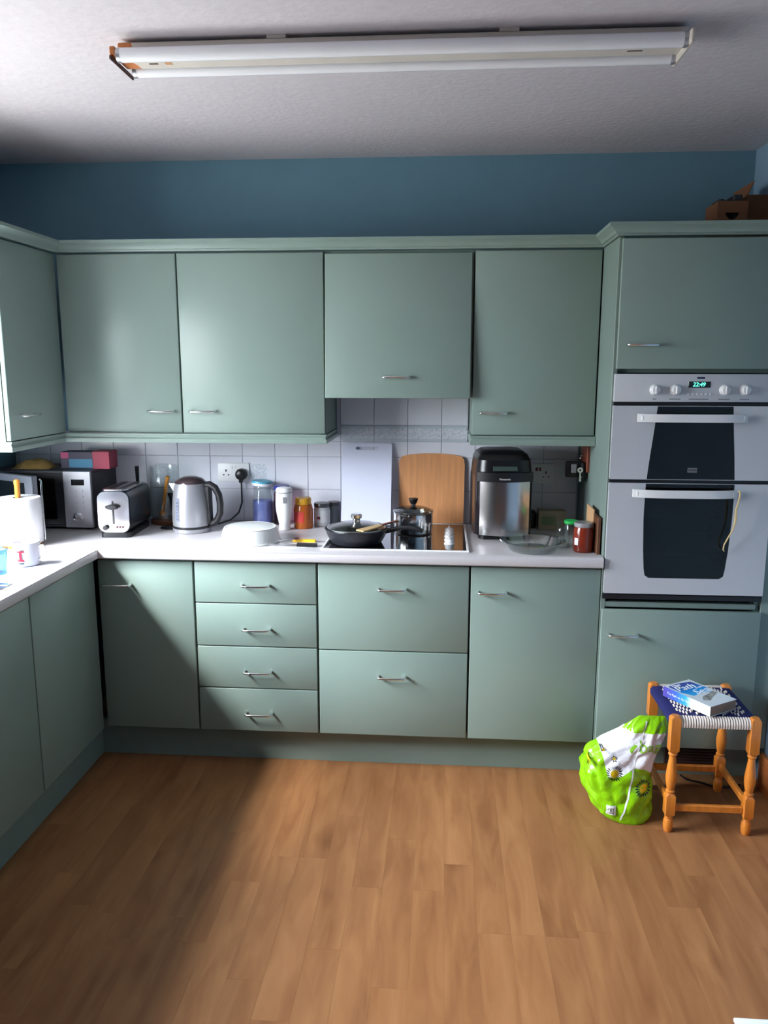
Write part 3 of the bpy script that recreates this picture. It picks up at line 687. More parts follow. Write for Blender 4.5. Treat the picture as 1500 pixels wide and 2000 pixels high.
mb = MB(); mb.X = Matrix.Translation((-.034, -.1422, .046)) @ Matrix.Rotation(PI/2, 4, 'X'); mb.lathe([(.011, 0), (.010, .012), (0, .013)], 18); mb.build('browning_knob', M['black'], en, local=True)
for x in (.014, .026, .038):
    mb = MB(); mb.X = Matrix.Translation((x, -.1422, .048)) @ Matrix.Rotation(PI/2, 4, 'X'); mb.lathe([(.004, 0), (.0035, .004), (0, .0045)], 12); mb.build('button', mat('dark_button', L(80, 30, 40), .4), en, local=True)
mb = MB(); rbox(mb, .106, .25, .1995, .2045, .02, oy=.0); tp = mb.build('top_plate', M['steel'], ts, local=True)
for x in (-.024, .024): MB().box(x-.012, x+.012, -.10, .10, .2047, .2052).build('bread_slot', M['black'], tp, local=True, smooth=False)

# ================================================================= MICROWAVE
mw = thing('microwave', 'black and silver microwave oven with its door ajar', 'microwave', (-.385, .45, Z), math.radians(0))
X0, X1, Y0, Y1, Z0, Z1 = -.612, -.150, .325, .60, Z+.010, Z+.262
mb = MB(); t = .012
mb.box(X0, X1, Y0+.012, Y1, Z1-t, Z1, .003); mb.box(X0, X1, Y0+.012, Y1, Z0, Z0+t, .003); mb.box(X0, X0+t, Y0+.012, Y1, Z0+t, Z1-t); mb.box(X1-t, X1, Y0+.012, Y1, Z0+t, Z1-t); mb.box(X0+t, X1-t, Y1-.02, Y1, Z0+t, Z1-t)
mb.build('casing', mat('grey_metal_casing', L(62, 62, 70), .45), mw, smooth=False)
mb = MB()
for q in ((X0+t, X0+.035, Z0+t, Z1-t), (X1-.168, X1-.128, Z0+t, Z1-t), (X0+.035, X1-.168, Z0+t, Z0+.035), (X0+.035, X1-.168, Z1-.035, Z1-t)): mb.box(q[0], q[1], Y0+.012, Y0+.020, q[2], q[3])
mb.build('front_frame', M['black'], mw, smooth=False)
mb = MB()
for q in ((X0+.035, X0+.037, Y0+.02, Y1-.03, Z0+.035, Z1-.035), (X1-.17, X1-.168, Y0+.02, Y1-.03, Z0+.035, Z1-.035), (X0+.037, X1-.17, Y0+.02, Y1-.03, Z0+.033, Z0+.035), (X0+.037, X1-.17, Y0+.02, Y1-.03, Z1-.035, Z1-.033), (X0+.037, X1-.17, Y1-.032, Y1-.03, Z0+.035, Z1-.035)): mb.box(*q)
mb.build('cavity', mat('dark_cavity', L(30, 28, 36), .5), mw, smooth=False)
cpn = MB().box(X1-.126, X1, Y0, Y0+.018, Z0, Z1, .003).build('control_panel', M['silver'], mw)
MB().box(X1-.088, X1-.030, Y0-.0012, Y0-.0001, Z1-.062, Z1-.036).build('display', M['blackgloss'], cpn, smooth=False)
bmx = MB(); bmx.X = Matrix.Rotation(PI/2, 4, 'X'); bmx.lathe([(.0055, 0), (.005, .003), (0, .0034)], 12); bmx = bmx.mesh('button', M['silver'])
for i in range(4):
    for j in range(2):
        o = bpy.data.objects.new('button', bmx); COL.objects.link(o); o.parent = cpn; o.location = Vector((X1-.072+j*.03, Y0-.0002, Z1-.086-i*.026))-mw.location
mb = MB(); mb.X = Matrix.Translation((X1-.066, Y0-.0002, Z0+.048)) @ Matrix.Rotation(PI/2, 4, 'X'); mb.lathe([(.021, 0), (.021, .002), (.018, .004), (.016, .016), (0, .018)], 24); mb.build('dial', M['chrome'], cpn)
for x in (X0+.04, X1-.04):
    for y in (Y0+.05, Y1-.04): MB().lathe([(.012, 0), (.012, .0105)], 12, x, y).build('foot', M['black'], mw) if False else None
mb = MB()
for x in (X0+.04, X1-.04):
    for y in (Y0+.05, Y1-.04): mb.lathe([(.012, Z+.0003), (.012, Z+.0102)], 12, x, y)
mb.build('feet', M['black'], mw)
# open door hinged at the left
dl = .332; da = math.radians(-28); hx, hy = X0+.012, Y0-.006
mb = MB(); mb.X = Matrix.Translation((hx, hy, 0)) @ Matrix.Rotation(da, 4, 'Z')
mb.box(0, dl, -.026, -.018, Z0, Z1, .002); 
for q in ((0, .04, Z0, Z1), (dl-.045, dl, Z0, Z1), (.04, dl-.045, Z0, Z0+.04), (.04, dl-.045, Z1-.04, Z1)): mb.box(q[0], q[1], -.018, 0, q[2], q[3])
dr = mb.build('door', mat('silver_grey_door', L(136, 138, 148), .3, .3), mw, smooth=False)
mb = MB(); mb.X = Matrix.Translation((hx, hy, 0)) @ Matrix.Rotation(da, 4, 'Z'); mb.box(.035, dl-.05, -.0285, -.0262, Z0+.03, Z1-.03); mb.build('window', M['blackgloss'], dr, smooth=False)
# cartons and cloth on the microwave
MT = Z1+.0005
def carton(name, label, x0, x1, y0, y1, z0, z1, body, bands):
    t = thing(name, label, 'box', ((x0+x1)/2, (y0+y1)/2, z0))
    MB().box(x0, x1, y0, y1, z0, z1, .001).build('carton', body, t)
    for b in bands: MB().box(b[0], b[1], y0-.0006, y0-.0001, b[2], b[3]).build('printed_panel', b[4], t, smooth=False)
cn, cb_, cr, cpk = (mat('navy_card', L(58, 48, 76), .5), mat('blue_card', L(30, 136, 178), .45), mat('crimson_card', L(170, 44, 74), .5), mat('pink_card', L(196, 60, 116), .5))
carton('tea_box', 'navy and turquoise carton on top of the microwave', -.325, -.178, .42, .50, MT, MT+.074, cn, [(-.287, -.179, MT+.004, MT+.042, cb_), (-.324, -.289, MT+.045, MT+.072, cpk)])
tag(MB().box(-.174, -.097, .41, .50, MT, MT+.078, .001).build('crimson_box', cr), 'crimson carton on top of the microwave, at its right edge', 'box')
mb = MB(); n = 22; bm = mb.bm; gv = {}
for i in range(n+1):
    for j in range(13):
        u, v = i/n*2-1, j/12*2-1; r = max(0, 1-u*u*.95-v*v*.9)
        z = .002+.045*(r**.6)*(.8+.35*noise.noise(Vector((u*2.3, v*2, 4))))+.006*abs(noise.noise(Vector((u*6, v*6, 1))))*r
        gv[i, j] = bm.verts.new((-.450+u*.088*(1+.08*noise.noise(Vector((v*3, u, 0)))), .43+v*.05*(1+.15*noise.noise(Vector((u*3, 0, 2)))), MT+z))
for i in range(n):
    for j in range(12): bm.faces.new((gv[i, j], gv[i+1, j], gv[i+1, j+1], gv[i, j+1]))
edge = [gv[i, 0] for i in range(n+1)]+[gv[n, j] for j in range(1, 13)]+[gv[i, 12] for i in range(n-1, -1, -1)]+[gv[0, j] for j in range(11, 0, -1)]
low = [bm.verts.new((v.co.x, v.co.y, MT+.0002)) for v in edge]
for i in range(len(edge)): j = (i+1) % len(edge); bm.faces.new((edge[i], edge[j], low[j], low[i]))
bm.faces.new(low)
tag(mb.build('dust_cloth', mat('mustard_cloth', L(176, 140, 80), .9, bump=.3, bscale=200), ang=80), 'crumpled mustard yellow cloth on top of the microwave', 'cloth')

# ================================================================= things along the back of the worktop
# round board with a glass jar of utensils
tag(MB().lathe([(0, .0005+Z), (.074, Z+.0005), (.077, Z+.004), (.077, Z+.018), (.074, Z+.021), (0, Z+.021)], 32, .12, .522).build('round_board', M['wooddk']), 'round brown wooden board under the glass utensil jar', 'board')
uj = thing('glass_jar', 'tall clear glass jar with utensils between toaster and kettle', 'jar', (.115, .515, Z+.0215))
MB().lathe([(0, 0), (.062, 0), (.068, .006), (.068, .17), (.058, .21), (.064, .245), (.061, .245), (.055, .21), (.065, .17), (.065, .01), (0, .008)], 32).build('glass', M['glass'], uj, local=True)
ws = thing('wooden_spoon', 'orange wooden spoon handle leaning out of the glass jar', 'spoon', (.10, .52, Z+.031))
MB().tube([(.095, .52, Z+.04), (.112, .508, Z+.12), (.128, .492, Z+.18), (.140, .486, Z+.222)], [.007, .008, .009, .009], 8).build('handle', M['woodor'], ws)
MB().lathe([(0, Z+.033), (.012, Z+.034), (.016, Z+.044), (.010, Z+.058), (0, Z+.06)], 14, .094, .521, sy=.6).build('bowl', M['woodor'], ws)
tag(MB().tube([(.135, .548, Z+.034), (.138, .545, Z+.09), (.138, .542, Z+.12), (.130, .540, Z+.128), (.108, .538, Z+.131)], [.009, .014, .018, .012, .006], 8).build('black_ladle', M['black']), 'small black ladle inside the glass utensil jar', 'ladle')
up = thing('utensil_pot', 'dark utensil pot standing behind the toaster', 'pot', (-.03, .545, Z))
MB().lathe([(0, .0005), (.04, .0005), (.044, .006), (.046, .15), (.043, .15), (.041, .008), (0, .007)], 24).build('pot', mat('dark_stoneware', L(50, 50, 56), .4), up, local=True)
tag(MB().tube([(-.03, .545, Z+.009), (-.028, .54, Z+.14), (-.02, .53, Z+.19), (-.016, .52, Z+.262)], [.006, .007, .008, .010], 8).build('spatula', M['black']), 'black utensil handle sticking up behind the toaster', 'utensil')
# tall storage jar with blue contents
tj = thing('storage_jar', 'tall glass jar with blue contents and a teal and white lid', 'jar', (.562, .535, Z))
MB().lathe([(0, .0005), (.042, .0005), (.046, .006), (.046, .125), (.040, .145), (.038, .16), (.043, .167), (.040, .172), (.040, .180), (.037, .180), (.037, .160), (.039, .145), (.043, .125), (.043, .01), (0, .008)], 32).build('glass', M['glass'], tj, local=True)
MB().lathe([(0, .009), (.0425, .009), (.0425, .110), (0, .112)], 28).build('contents', mat('blue_packet', L(130, 138, 206), .5, var=.15, vscale=20), tj, local=True)
mb = MB(); mb.X = Matrix.Translation((0, 0, .178)) @ Matrix.Rotation(math.radians(4), 4, 'Y'); mb.lathe([(.043, 0), (.047, .003), (.048, .014), (0, .014)], 32); lid = mb.build('lid', M['white'], tj, local=True)
mb = MB(); mb.X = Matrix.Translation((0, 0, .178)) @ Matrix.Rotation(math.radians(4), 4, 'Y'); mb.lathe([(.048, .0141), (.046, .022), (0, .023)], 32); mb.build('lid_cap', mat('teal_lid', L(70, 160, 190), .4, var=.5, vscale=45), lid, local=True)
bj = thing('glass_jar', 'glass jar with dark blue lid behind the white hand blender', 'jar', (.652, .54, Z))
MB().lathe([(0, .0005), (.034, .0005), (.037, .006), (.037, .14), (.032, .158), (.030, .158), (.034, .14), (.034, .008), (0, .007)], 24).build('glass', glassmat('pinkish_glass', (.72, .55, .62, 1), .05), bj, local=True)
MB().lathe([(.034, .158), (.036, .16), (.036, .176), (.033, .180), (0, .181)], 24).build('lid', mat('dark_blue_lid', L(40, 44, 130), .35), bj, local=True)
hbld = thing('hand_blender', 'white hand blender standing upright on its end', 'blender', (.690, .405, Z))
MB().lathe([(0, .0005), (.022, .0005), (.025, .004), (.0245, .024), (.0245, .028), (.036, .085), (.038, .11), (.0365, .168)], 28).build('body', M['white'], hbld, local=True)
MB().lathe([(.0368, .1685), (.0372, .170), (.0372, .171)], 28).build('groove', mat('grey_groove', L(150, 150, 156), .5), hbld, local=True)
MB().lathe([(.0365, .1715), (.0365, .182), (.032, .189), (.02, .192), (0, .193)], 28).build('cap', M['white'], hbld, local=True)
mb = MB(); mb.X = Matrix.Rotation(math.radians(-75), 4, 'Z'); mb.box(.0365, .0385, -.008, .008, .125, .152, .0005); mb.build('label_print', mat('grey_lettering', L(130, 130, 136), .6), hbld, local=True)
hj = thing('honey_jar', 'amber jar with a yellow lid and red label', 'jar', (.765, .46, Z))
MB().lathe([(0, .0005), (.040, .0005), (.043, .006), (.043, .085), (.039, .103), (.037, .108), (0, .108)], 28).build('jar_body', mat('amber_honey', L(178, 92, 34), .15, var=.1), hj, local=True)
MB().lathe([(.035, .1085), (.036, .112), (.036, .132), (.033, .137), (0, .137)], 28).build('lid', mat('yellow_lid', L(220, 160, 36), .4), hj, local=True)
mb = MB(); 
for k in range(9):
    a = math.radians(-150+k*8); b = math.radians(-142+k*8)
    mb.prism([(.0434*math.cos(a), .0434*math.sin(a)), (.0434*math.cos(b), .0434*math.sin(b)), (.0442*math.cos(b), .0442*math.sin(b)), (.0442*math.cos(a), .0442*math.sin(a))], .03, .078, 'z')
mb.build('label', mat('red_label', L(196, 56, 48), .5), hj, local=True, smooth=False)
sj = thing('spread_jar', 'small glass jar with white label and dark grey lid', 'jar', (.840, .518, Z))
MB().lathe([(0, .0005), (.034, .0005), (.037, .006), (.037, .078), (.033, .086), (0, .086)], 28).build('jar_body', mat('pale_jar', L(206, 206, 208), .2), sj, local=True)
MB().lathe([(.034, .0865), (.036, .088), (.036, .102), (.034, .105), (0, .105)], 28).build('lid', mat('grey_lid', L(92, 92, 96), .3, .6), sj, local=True)
MB().lathe([(.0371, .018), (.0375, .018), (.0375, .074), (.0371, .074)], 28, cap0=False, cap1=False).build('label', M['paper'], sj, local=True)
mb = MB(); mb.X = Matrix.Rotation(math.radians(-105), 4, 'Z'); mb.prism([(-.012, .05), (-.004, .044), (.006, .035), (.010, .028), (.002, .030), (-.006, .036), (-.011, .044)], .0, .0, 'x') if False else mb.box(.0370, .0380, -.008, .008, .034, .046, .0003); mb.build('label_motif', mat('dark_red_print', L(120, 50, 60), .5), sj, local=True)
s2 = thing('spice_jar', 'grey lidded jar partly hidden behind the white labelled jar', 'jar', (.888, .565, Z))
MB().lathe([(0, .0005), (.026, .0005), (.028, .005), (.028, .08), (.026, .086), (0, .086)], 20).build('jar_body', mat('smoky_jar', L(110, 118, 126), .3), s2, local=True)
MB().lathe([(.027, .0865), (.028, .09), (.028, .103), (0, .106)], 20).build('lid', bpy.data.materials['grey_lid'], s2, local=True)
# upturned plastic tub
tb = thing('plastic_tub', 'upturned translucent white plastic tub on the worktop', 'tub', (.592, .172, Z))
MB().lathe([(.126, .0005), (.127, .004), (.122, .008), (.112, .050), (.107, .058), (.100, .0605), (.03, .059), (0, .058)], 48).build('tub_body', M['frost'], tb, local=True)
MB().lathe([(.105, .0592), (.107, .0612), (.103, .0622), (.100, .0612)], 48, cap0=False, cap1=False).build('raised_ring', M['frost'], tb, local=True)
# knives and spoon
def flat(name, label, cat, parts, loc, rz):
    t = thing(name, label, cat, loc, rz)
    for nm, poly, z0, z1, m_ in parts: MB().prism(poly, z0, z1, 'z').build(nm, m_, t, local=True, smooth=False)
    return t
flat('knife', 'small knife with a bright yellow handle on the worktop', 'knife', [
    ('handle', [(-.05, -.007), (.04, -.008), (.045, 0), (.04, .008), (-.05, .007), (-.055, 0)], .0005, .011, mat('yellow_handle', L(240, 190, 30), .4)),
    ('blade', [(.045, -.004), (.09, 0), (.045, .005)], .004, .006, M['steel'])], (.825, .165, Z), math.radians(-3))
flat('knife', 'kitchen knife with a dark handle lying beside the white tub', 'knife', [
    ('handle', [(0, -.010), (.075, -.012), (.082, -.004), (.082, .006), (.07, .010), (0, .008)], .0005, .013, M['black']),
    ('blade', [(0, -.009), (-.10, -.005), (-.155, .006), (0, .008)], .004, .0058, M['steel'])], (.805, .085, Z), math.radians(-4))
flat('teaspoon', 'steel teaspoon crossing under the yellow handled knife', 'spoon', [
    ('handle', [(-.09, -.002), (.03, -.004), (.03, .004), (-.09, .002)], .014, .0158, M['steel']),
    ('bowl', [(.03, -.004), (.042, -.011), (.06, -.012), (.07, 0), (.06, .012), (.042, .011), (.03, .004)], .0135, .017, M['chrome'])], (.745, .125, Z), math.radians(33))
flat('plastic_knife', 'thin white plastic knife in front of the dark handled knife', 'knife', [
    ('handle', [(-.15, -.003), (.02, -.006), (.075, .008), (.06, .014), (-.02, .004)], .0005, .003, M['white'])], (.775, .045, Z), math.radians(3))
# glass pie dish
pd = thing('pie_dish', 'round clear glass pie dish on the right of the worktop', 'dish', (1.745, .092, Z))
MB().lathe([(0, .0005), (.088, .0005), (.093, .004), (.113, .034), (.128, .038), (.130, .041), (.127, .043), (.112, .040), (.089, .008), (0, .005)], 48).build('dish', glassmat('dish_glass', (.80, .85, .84, 1), .26), pd, local=True)
# jars by the tall unit
jm = thing('jam_jar', 'jar of dark red jam with a white metal lid', 'jar', (1.940, .085, Z))
MB().lathe([(0, .0005), (.034, .0005), (.038, .006), (.038, .085), (.033, .100), (0, .100)], 28).build('jar_body', mat('dark_red_jam', L(122, 44, 28), .12), jm, local=True)
MB().lathe([(.036, .1005), (.037, .103), (.037, .114), (.034, .117), (0, .117)], 28).build('lid', M['silver'], jm, local=True)
mb = MB(); mb.X = Matrix.Rotation(math.radians(-142), 4, 'Z'); mb.box(.0365, .0385, -.009, .009, .03, .058); mb.build('label', M['paper'], jm, local=True, smooth=False)
gj = thing('glass_jar', 'empty clear glass jar beside the jam jar', 'jar', (1.868, .125, Z))
MB().lathe([(0, .0005), (.026, .0005), (.029, .005), (.029, .08), (.025, .092), (.027, .108), (.025, .108), (.023, .092), (.026, .08), (.026, .008), (0, .006)], 28).build('glass', M['glass'], gj, local=True)
g2 = thing('glass_jar', 'clear glass jar with a green lid behind the jam jar', 'jar', (1.905, .165, Z))
MB().lathe([(0, .0005), (.027, .0005), (.030, .005), (.030, .085), (.026, .095), (.024, .095), (.027, .085), (.027, .008), (0, .006)], 24).build('glass', M['glass'], g2, local=True)
MB().lathe([(.027, .0955), (.028, .098), (.028, .108), (0, .110)], 24).build('lid', mat('bright_green_lid', L(40, 190, 90), .4), g2, local=True)
tag(MB().box(1.983, 1.996, .03, .22, Z+.0005, Z+.145, .002).build('wooden_board', M['wooddk']), 'dark wooden board standing against the side of the oven housing', 'board')
o = MB().box(1.977, 1.9825, .10, .24, Z+.0005, Z+.165, .001).build('paper_packet', mat('tan_paper', L(190, 150, 110), .8)); tag(o, 'thin tan paper packet standing beside the dark wooden board', 'packet')
carton('food_carton', 'shaded beige food carton at the back of the worktop', 1.815, 1.935, .50, .56, Z+.0005, Z+.085, mat('beige_card', L(168, 156, 130), .7), [(1.83, 1.89, Z+.02, Z+.06, mat('green_print', L(120, 136, 104), .7))])
tag(MB().lathe([(0, Z+.0005), (.022, Z+.0005), (.026, Z+.01), (.026, Z+.065), (.015, Z+.08), (0, Z+.082)], 20, 1.785, .545).build('black_pot', M['black']), 'small black pot behind the bread maker, below the socket', 'pot')
# keys on a rack
kr = thing('key_rack', 'small brown wooden key rack on the side of the oven housing', 'key rack', (1.993, .43, 1.19))
MB().box(1.990, 2.0015, .36, .50, 1.195, 1.305, .002).build('back_board', mat('reddish_wood', L(128, 62, 40), .4), kr)
MB().tube([(1.990, .43, 1.262), (1.978, .43, 1.258), (1.974, .43, 1.263)], .002, 6).build('hook', M['chrome'], kr)
kb = thing('key_bunch', 'bunch of keys with black fobs hanging on the key rack', 'keys', (1.974, .43, 1.15))
ringpts = [(1.972, .43+.011*math.sin(a*PI/6), 1.249+.011*math.cos(a*PI/6)) for a in range(13)]
MB().tube(ringpts, .001, 5).build('key_ring', M['chrome'], kb)
MB().box(1.908, 1.966, .395, .407, 1.170, 1.240, .008, 2).build('fob', M['black'], kb)
MB().box(1.970, 1.986, .378, .45, 1.155, 1.236, .006, 2).build('fob', mat('black_leather', L(28, 28, 30), .5), kb)
MB().box(1.930, 1.952, .382, .386, 1.192, 1.228, .001).build('key_tag', mat('grey_tag', L(140, 140, 146), .4), kb)
mb = MB(); mb.X = Matrix.Translation((1.966, .372, 1.205)) @ Matrix.Rotation(PI/2, 4, 'X'); mb.lathe([(.004, -.0012), (.012, -.0012), (.012, .0012), (.004, .0012)], 16, cap0=False, cap1=False); mb.X = Matrix.Identity(4)
mb.box(1.963, 1.969, .371, .3735, 1.155, 1.194, .0004); mb.box(1.969, 1.972, .371, .3735, 1.160, 1.166); mb.box(1.969, 1.973, .371, .3735, 1.172, 1.177)
mb.build('silver_key', mat('pale_key_metal', (.9, .88, .8, 1), .3, .8), kb)
# ---- left worktop
pr = thing('paper_towel_roll', 'white paper towel roll on an orange wooden holder', 'paper towel', (-.312, .015, Z))
MB().lathe([(.07, .0005), (.075, .003), (.075, .010), (.07, .013), (0, .013)], 32).build('holder_base', M['woodor'], pr, local=True)
MB().lathe([(.02, .0135), (.083, .0135), (.085, .017), (.085, .193), (.083, .196), (.02, .196)], 48, cap0=False, cap1=False).build('roll', M['paper'], pr, local=True)
MB().lathe([(.0105, .013), (.0105, .245), (.012, .25), (.012, .262), (.008, .268), (0, .269)], 16).build('pole', M['woodor'], pr, local=True)
MB().tube([(.066, .066, .006), (.066, .066, .255), (.060, .066, .262)], .004, 8).build('side_rod', M['chrome'], pr, local=True)
mg = thing('mug', 'white mug with a red printed letter beside the paper roll', 'mug', (-.122, -.292, Z))
MB().lathe([(0, .0005), (.040, .0005), (.045, .004), (.047, .085), (.0455, .087), (.043, .085), (.041, .010), (0, .008)], 36).build('cup', mat('white_china', L(196, 194, 200), .2), mg, local=True)
MB().tube([(.045, 0, .070), (.062, 0, .072), (.072, 0, .060), (.073, 0, .042), (.064, 0, .026), (.045, 0, .020)], [.005, .0048, .0045, .0045, .0048, .0055], 8).build('handle', M['white'], mg, local=True)
mb = MB(); red = mat('red_print', L(170, 10, 30), .5)
def curved(mb, a0, a1, z0, z1, r=.0472, dr=.0006):
    n = max(1, int((a1-a0)/8))
    for k in range(n):
        a = math.radians(a0+(a1-a0)*k/n); b = math.radians(a0+(a1-a0)*(k+1)/n)
        mb.prism([(r*math.cos(a), r*math.sin(a)), (r*math.cos(b), r*math.sin(b)), ((r+dr)*math.cos(b), (r+dr)*math.sin(b)), ((r+dr)*math.cos(a), (r+dr)*math.sin(a))], z0, z1, 'z')
curved(mb, -106, -74, .054, .060); curved(mb, -106, -74, .022, .028); curved(mb, -96, -84, .028, .054); mb.build('printed_letter', red, mg, local=True, smooth=False)
mb = MB(); curved(mb, -104, -76, .012, .016); curved(mb, -92, -74, .0605, .0635); mb.build('printed_caption', M['black'], mg, local=True, smooth=False)
tu = thing('glass_tumbler', 'pale blue glass tumbler at the left edge, in front of the mug', 'glass', (-.168, -.425, Z))
MB().lathe([(0, .0005), (.036, .0005), (.038, .004), (.047, .088), (.046, .089), (.044, .088), (.035, .008), (0, .006)], 36).build('glass', glassmat('pale_blue_glass', (.50, .66, .86, 1), .10), tu, local=True)

# ================================================================= ceiling light
fl_ = thing('fluorescent_light', 'unlit twin tube fluorescent batten with rusty end on the ceiling', 'ceiling light', (1.25, -.657, H-.07))
bat = mat('aged_cream_enamel', L(206, 198, 190), .45, var=.05)
t = bat.node_tree; b = t.nodes['Principled BSDF']; old = b.inputs['Base Color'].links[0].from_socket
tx = t.nodes.new('ShaderNodeTexCoord'); sx = t.nodes.new('ShaderNodeSeparateXYZ'); t.links.new(tx.outputs['Object'], sx.inputs[0])
mr = t.nodes.new('ShaderNodeMapRange'); mr.inputs['From Min'].default_value = -.76; mr.inputs['From Max'].default_value = -.70; mr.inputs['To Min'].default_value = 1; mr.inputs['To Max'].default_value = 0; t.links.new(sx.outputs['X'], mr.inputs['Value'])
nz = t.nodes.new('ShaderNodeTexNoise'); nz.inputs['Scale'].default_value = 30; t.links.new(tx.outputs['Object'], nz.inputs['Vector'])
mu = t.nodes.new('ShaderNodeMath'); mu.operation = 'MULTIPLY'; t.links.new(mr.outputs[0], mu.inputs[0]); t.links.new(nz.outputs['Fac'], mu.inputs[1])
gt = t.nodes.new('ShaderNodeMath'); gt.operation = 'GREATER_THAN'; gt.inputs[1].default_value = .28; t.links.new(mu.outputs[0], gt.inputs[0])
mx = t.nodes.new('ShaderNodeMix'); mx.data_type = 'RGBA'; mx.inputs['B'].default_value = L(176, 104, 52); t.links.new(old, mx.inputs['A']); t.links.new(gt.outputs[0], mx.inputs['Factor']); t.links.new(mx.outputs['Result'], b.inputs['Base Color'])
x0, x1 = .475, 2.012
MB().box(x0, x1, -.688, -.626, 2.462, 2.510, .003).build('channel', bat, fl_)
for xa in (.892, 1.520): MB().box(xa, xa+.052, -.6875, -.630, 2.5102, H-.0003).build('spacer', bat, fl_, smooth=False)
capm = mat('dull_metal_cap', (.55, .55, .57, 1), .35, .9)
for y in (-.716, -.598):
    mb = MB(); mb.X = Matrix.Translation((0, y, 2.467)) @ Matrix.Rotation(PI/2, 4, 'Y'); mb.lathe([(.0185, .497), (.0185, 1.990)], 20); tb_ = mb.build('tube', M['tubewhite'], fl_)
    for a, b_ in ((.486, .497), (1.990, 2.001)):
        mb = MB(); mb.X = Matrix.Translation((0, y, 2.467)) @ Matrix.Rotation(PI/2, 4, 'Y'); mb.lathe([(.0190, a), (.0190, b_)], 20); mb.build('end_cap', capm, tb_)
MB().box(.470, .476, -.738, -.575, 2.450, 2.462, .002).build('end_bracket', mat('rusty_bracket', L(96, 72, 70), .5, .5), fl_)
MB().box(2.001, 2.013, -.745, -.57, 2.450, 2.485, .004).build('lamp_holder', bat, fl_)
MB().box(.470, .486, -.735, -.697, 2.462, 2.485, .003).build('lamp_holder', bat, fl_)
stm = mat('dark_stain', L(70, 50, 40), .8)
for q in ((.555, .580, -.668, -.660, stm), (.60, .62, -.672, -.655, mat('rust_stain', L(190, 140, 100), .8)), (1.86, 1.90, -.666, -.660, stm)):
    MB().box(q[0], q[1], q[2], q[3], 2.4613, 2.4618).build('stain_mark', q[4], fl_, smooth=False)

# ================================================================= boxes on the tall housing
TZ = 2.0905
t = thing('cardboard_box', 'small open brown cardboard box with an oval hand hole', 'box', (2.455, .27, TZ))
me = curve_mesh('front', [rrect(2.398, 2.508, TZ, TZ+.153, .001, 1), [(2.427, TZ+.112), (2.478, TZ+.112), (2.474, TZ+.100), (2.464, TZ+.090), (2.452, TZ+.086), (2.441, TZ+.090), (2.431, TZ+.100)]], .003, M['card'])
me.transform(Matrix.Translation((0, .20, 0))); link('front_panel', me, t)
mb = MB(); mb.box(2.398, 2.401, .203, .34, TZ, TZ+.153); mb.box(2.505, 2.508, .203, .34, TZ, TZ+.153); mb.box(2.401, 2.505, .337, .34, TZ, TZ+.153); mb.box(2.401, 2.505, .203, .337, TZ, TZ+.003)
mb.build('side_panels', M['card'], t, smooth=False)
for q in ((2.405, 2.43, .22, .30, .165), (2.46, 2.495, .22, .32, .18)):
    tag(MB().box(q[0], q[1], q[2], q[3], TZ+.0035, TZ+q[4], .004).build('dark_carton', mat('dark_box', L(34, 36, 40), .6)), 'dark slim carton in the open cardboard box, %s' % ('left one' if q[0] < 2.42 else 'right one, taller'), 'box')
t = thing('cardboard_box', 'taller brown cardboard box in the right corner above the oven', 'box', (2.59, .37, TZ))
mb = MB(); mb.box(2.53, 2.66, .28, .284, TZ, TZ+.19); mb.box(2.53, 2.534, .284, .50, TZ, TZ+.19); mb.box(2.656, 2.66, .284, .50, TZ, TZ+.19); mb.box(2.534, 2.656, .496, .50, TZ, TZ+.19); mb.box(2.534, 2.656, .284, .496, TZ, TZ+.004); mb.build('carton', M['card'], t, smooth=False)
mb = MB(); mb.X = Matrix.Translation((2.533, .284, TZ+.19)) @ Matrix.Rotation(math.radians(22), 4, 'Y'); mb.box(-.0015, .0015, 0, .21, 0, .055); mb.build('flap', M['card'], t, smooth=False)

# ================================================================= STOOL
st = thing('stool', 'small orange pine stool with turned legs and navy and cream woven seat', 'stool', (2.343, -.203, 0))
LX, LY = .135, .146
def leg_mesh(top):
    mb = MB()
    mb.lathe([(.0125, .0003), (.0155, .008), (.0175, .025), (.0165, .044), (.0125, .052), (.014, .056), (.0125, .060)], 16)
    def blk(z0, z1, w=.0175, c=.010):
        for k, (z, s) in enumerate(((z0, .78), (z0+c, 1), (z1-c, 1), (z1, .78))):
            pass
        bm = mb.bm; rs = []
        for z, s in ((z0, .72), (z0+c, 1), (z1-c, 1), (z1, .72)):
            q = w*s; ch = .002 if s == 1 else .006
            rs.append([bm.verts.new(p) for p in ((q-ch, -q, z), (q, -q+ch, z), (q, q-ch, z), (q-ch, q, z), (-q+ch, q, z), (-q, q-ch, z), (-q, -q+ch, z), (-q+ch, -q, z))])
        for a, b in zip(rs, rs[1:]):
            for i in range(8): bm.faces.new((a[i], a[(i+1) % 8], b[(i+1) % 8], b[i]))
        bm.faces.new(list(reversed(rs[0]))); bm.faces.new(rs[-1])
    blk(.060, .150)
    mb.lathe([(.012, .150), (.0165, .154), (.0165, .158), (.012, .162), (.0135, .166), (.0185, .195), (.0195, .215), (.0165, .245), (.0125, .275), (.0115, .290), (.0155, .295), (.0155, .299), (.012, .303)], 16)
    blk(.303, top)
    return mb.mesh('leg', M['pine'], ang=30)
LM = leg_mesh(.441)
for sx_ in (-1, 1):
    for sy_ in (-1, 1):
        o = bpy.data.objects.new('leg', LM); COL.objects.link(o); o.parent = st; o.location = (sx_*LX, sy_*LY, 0)
for sy_ in (-1, 1): MB().box(-LX+.0165, LX-.0165, sy_*LY-.008, sy_*LY+.008, .080, .106, .003).build('stretcher', M['pine'], st, local=True)
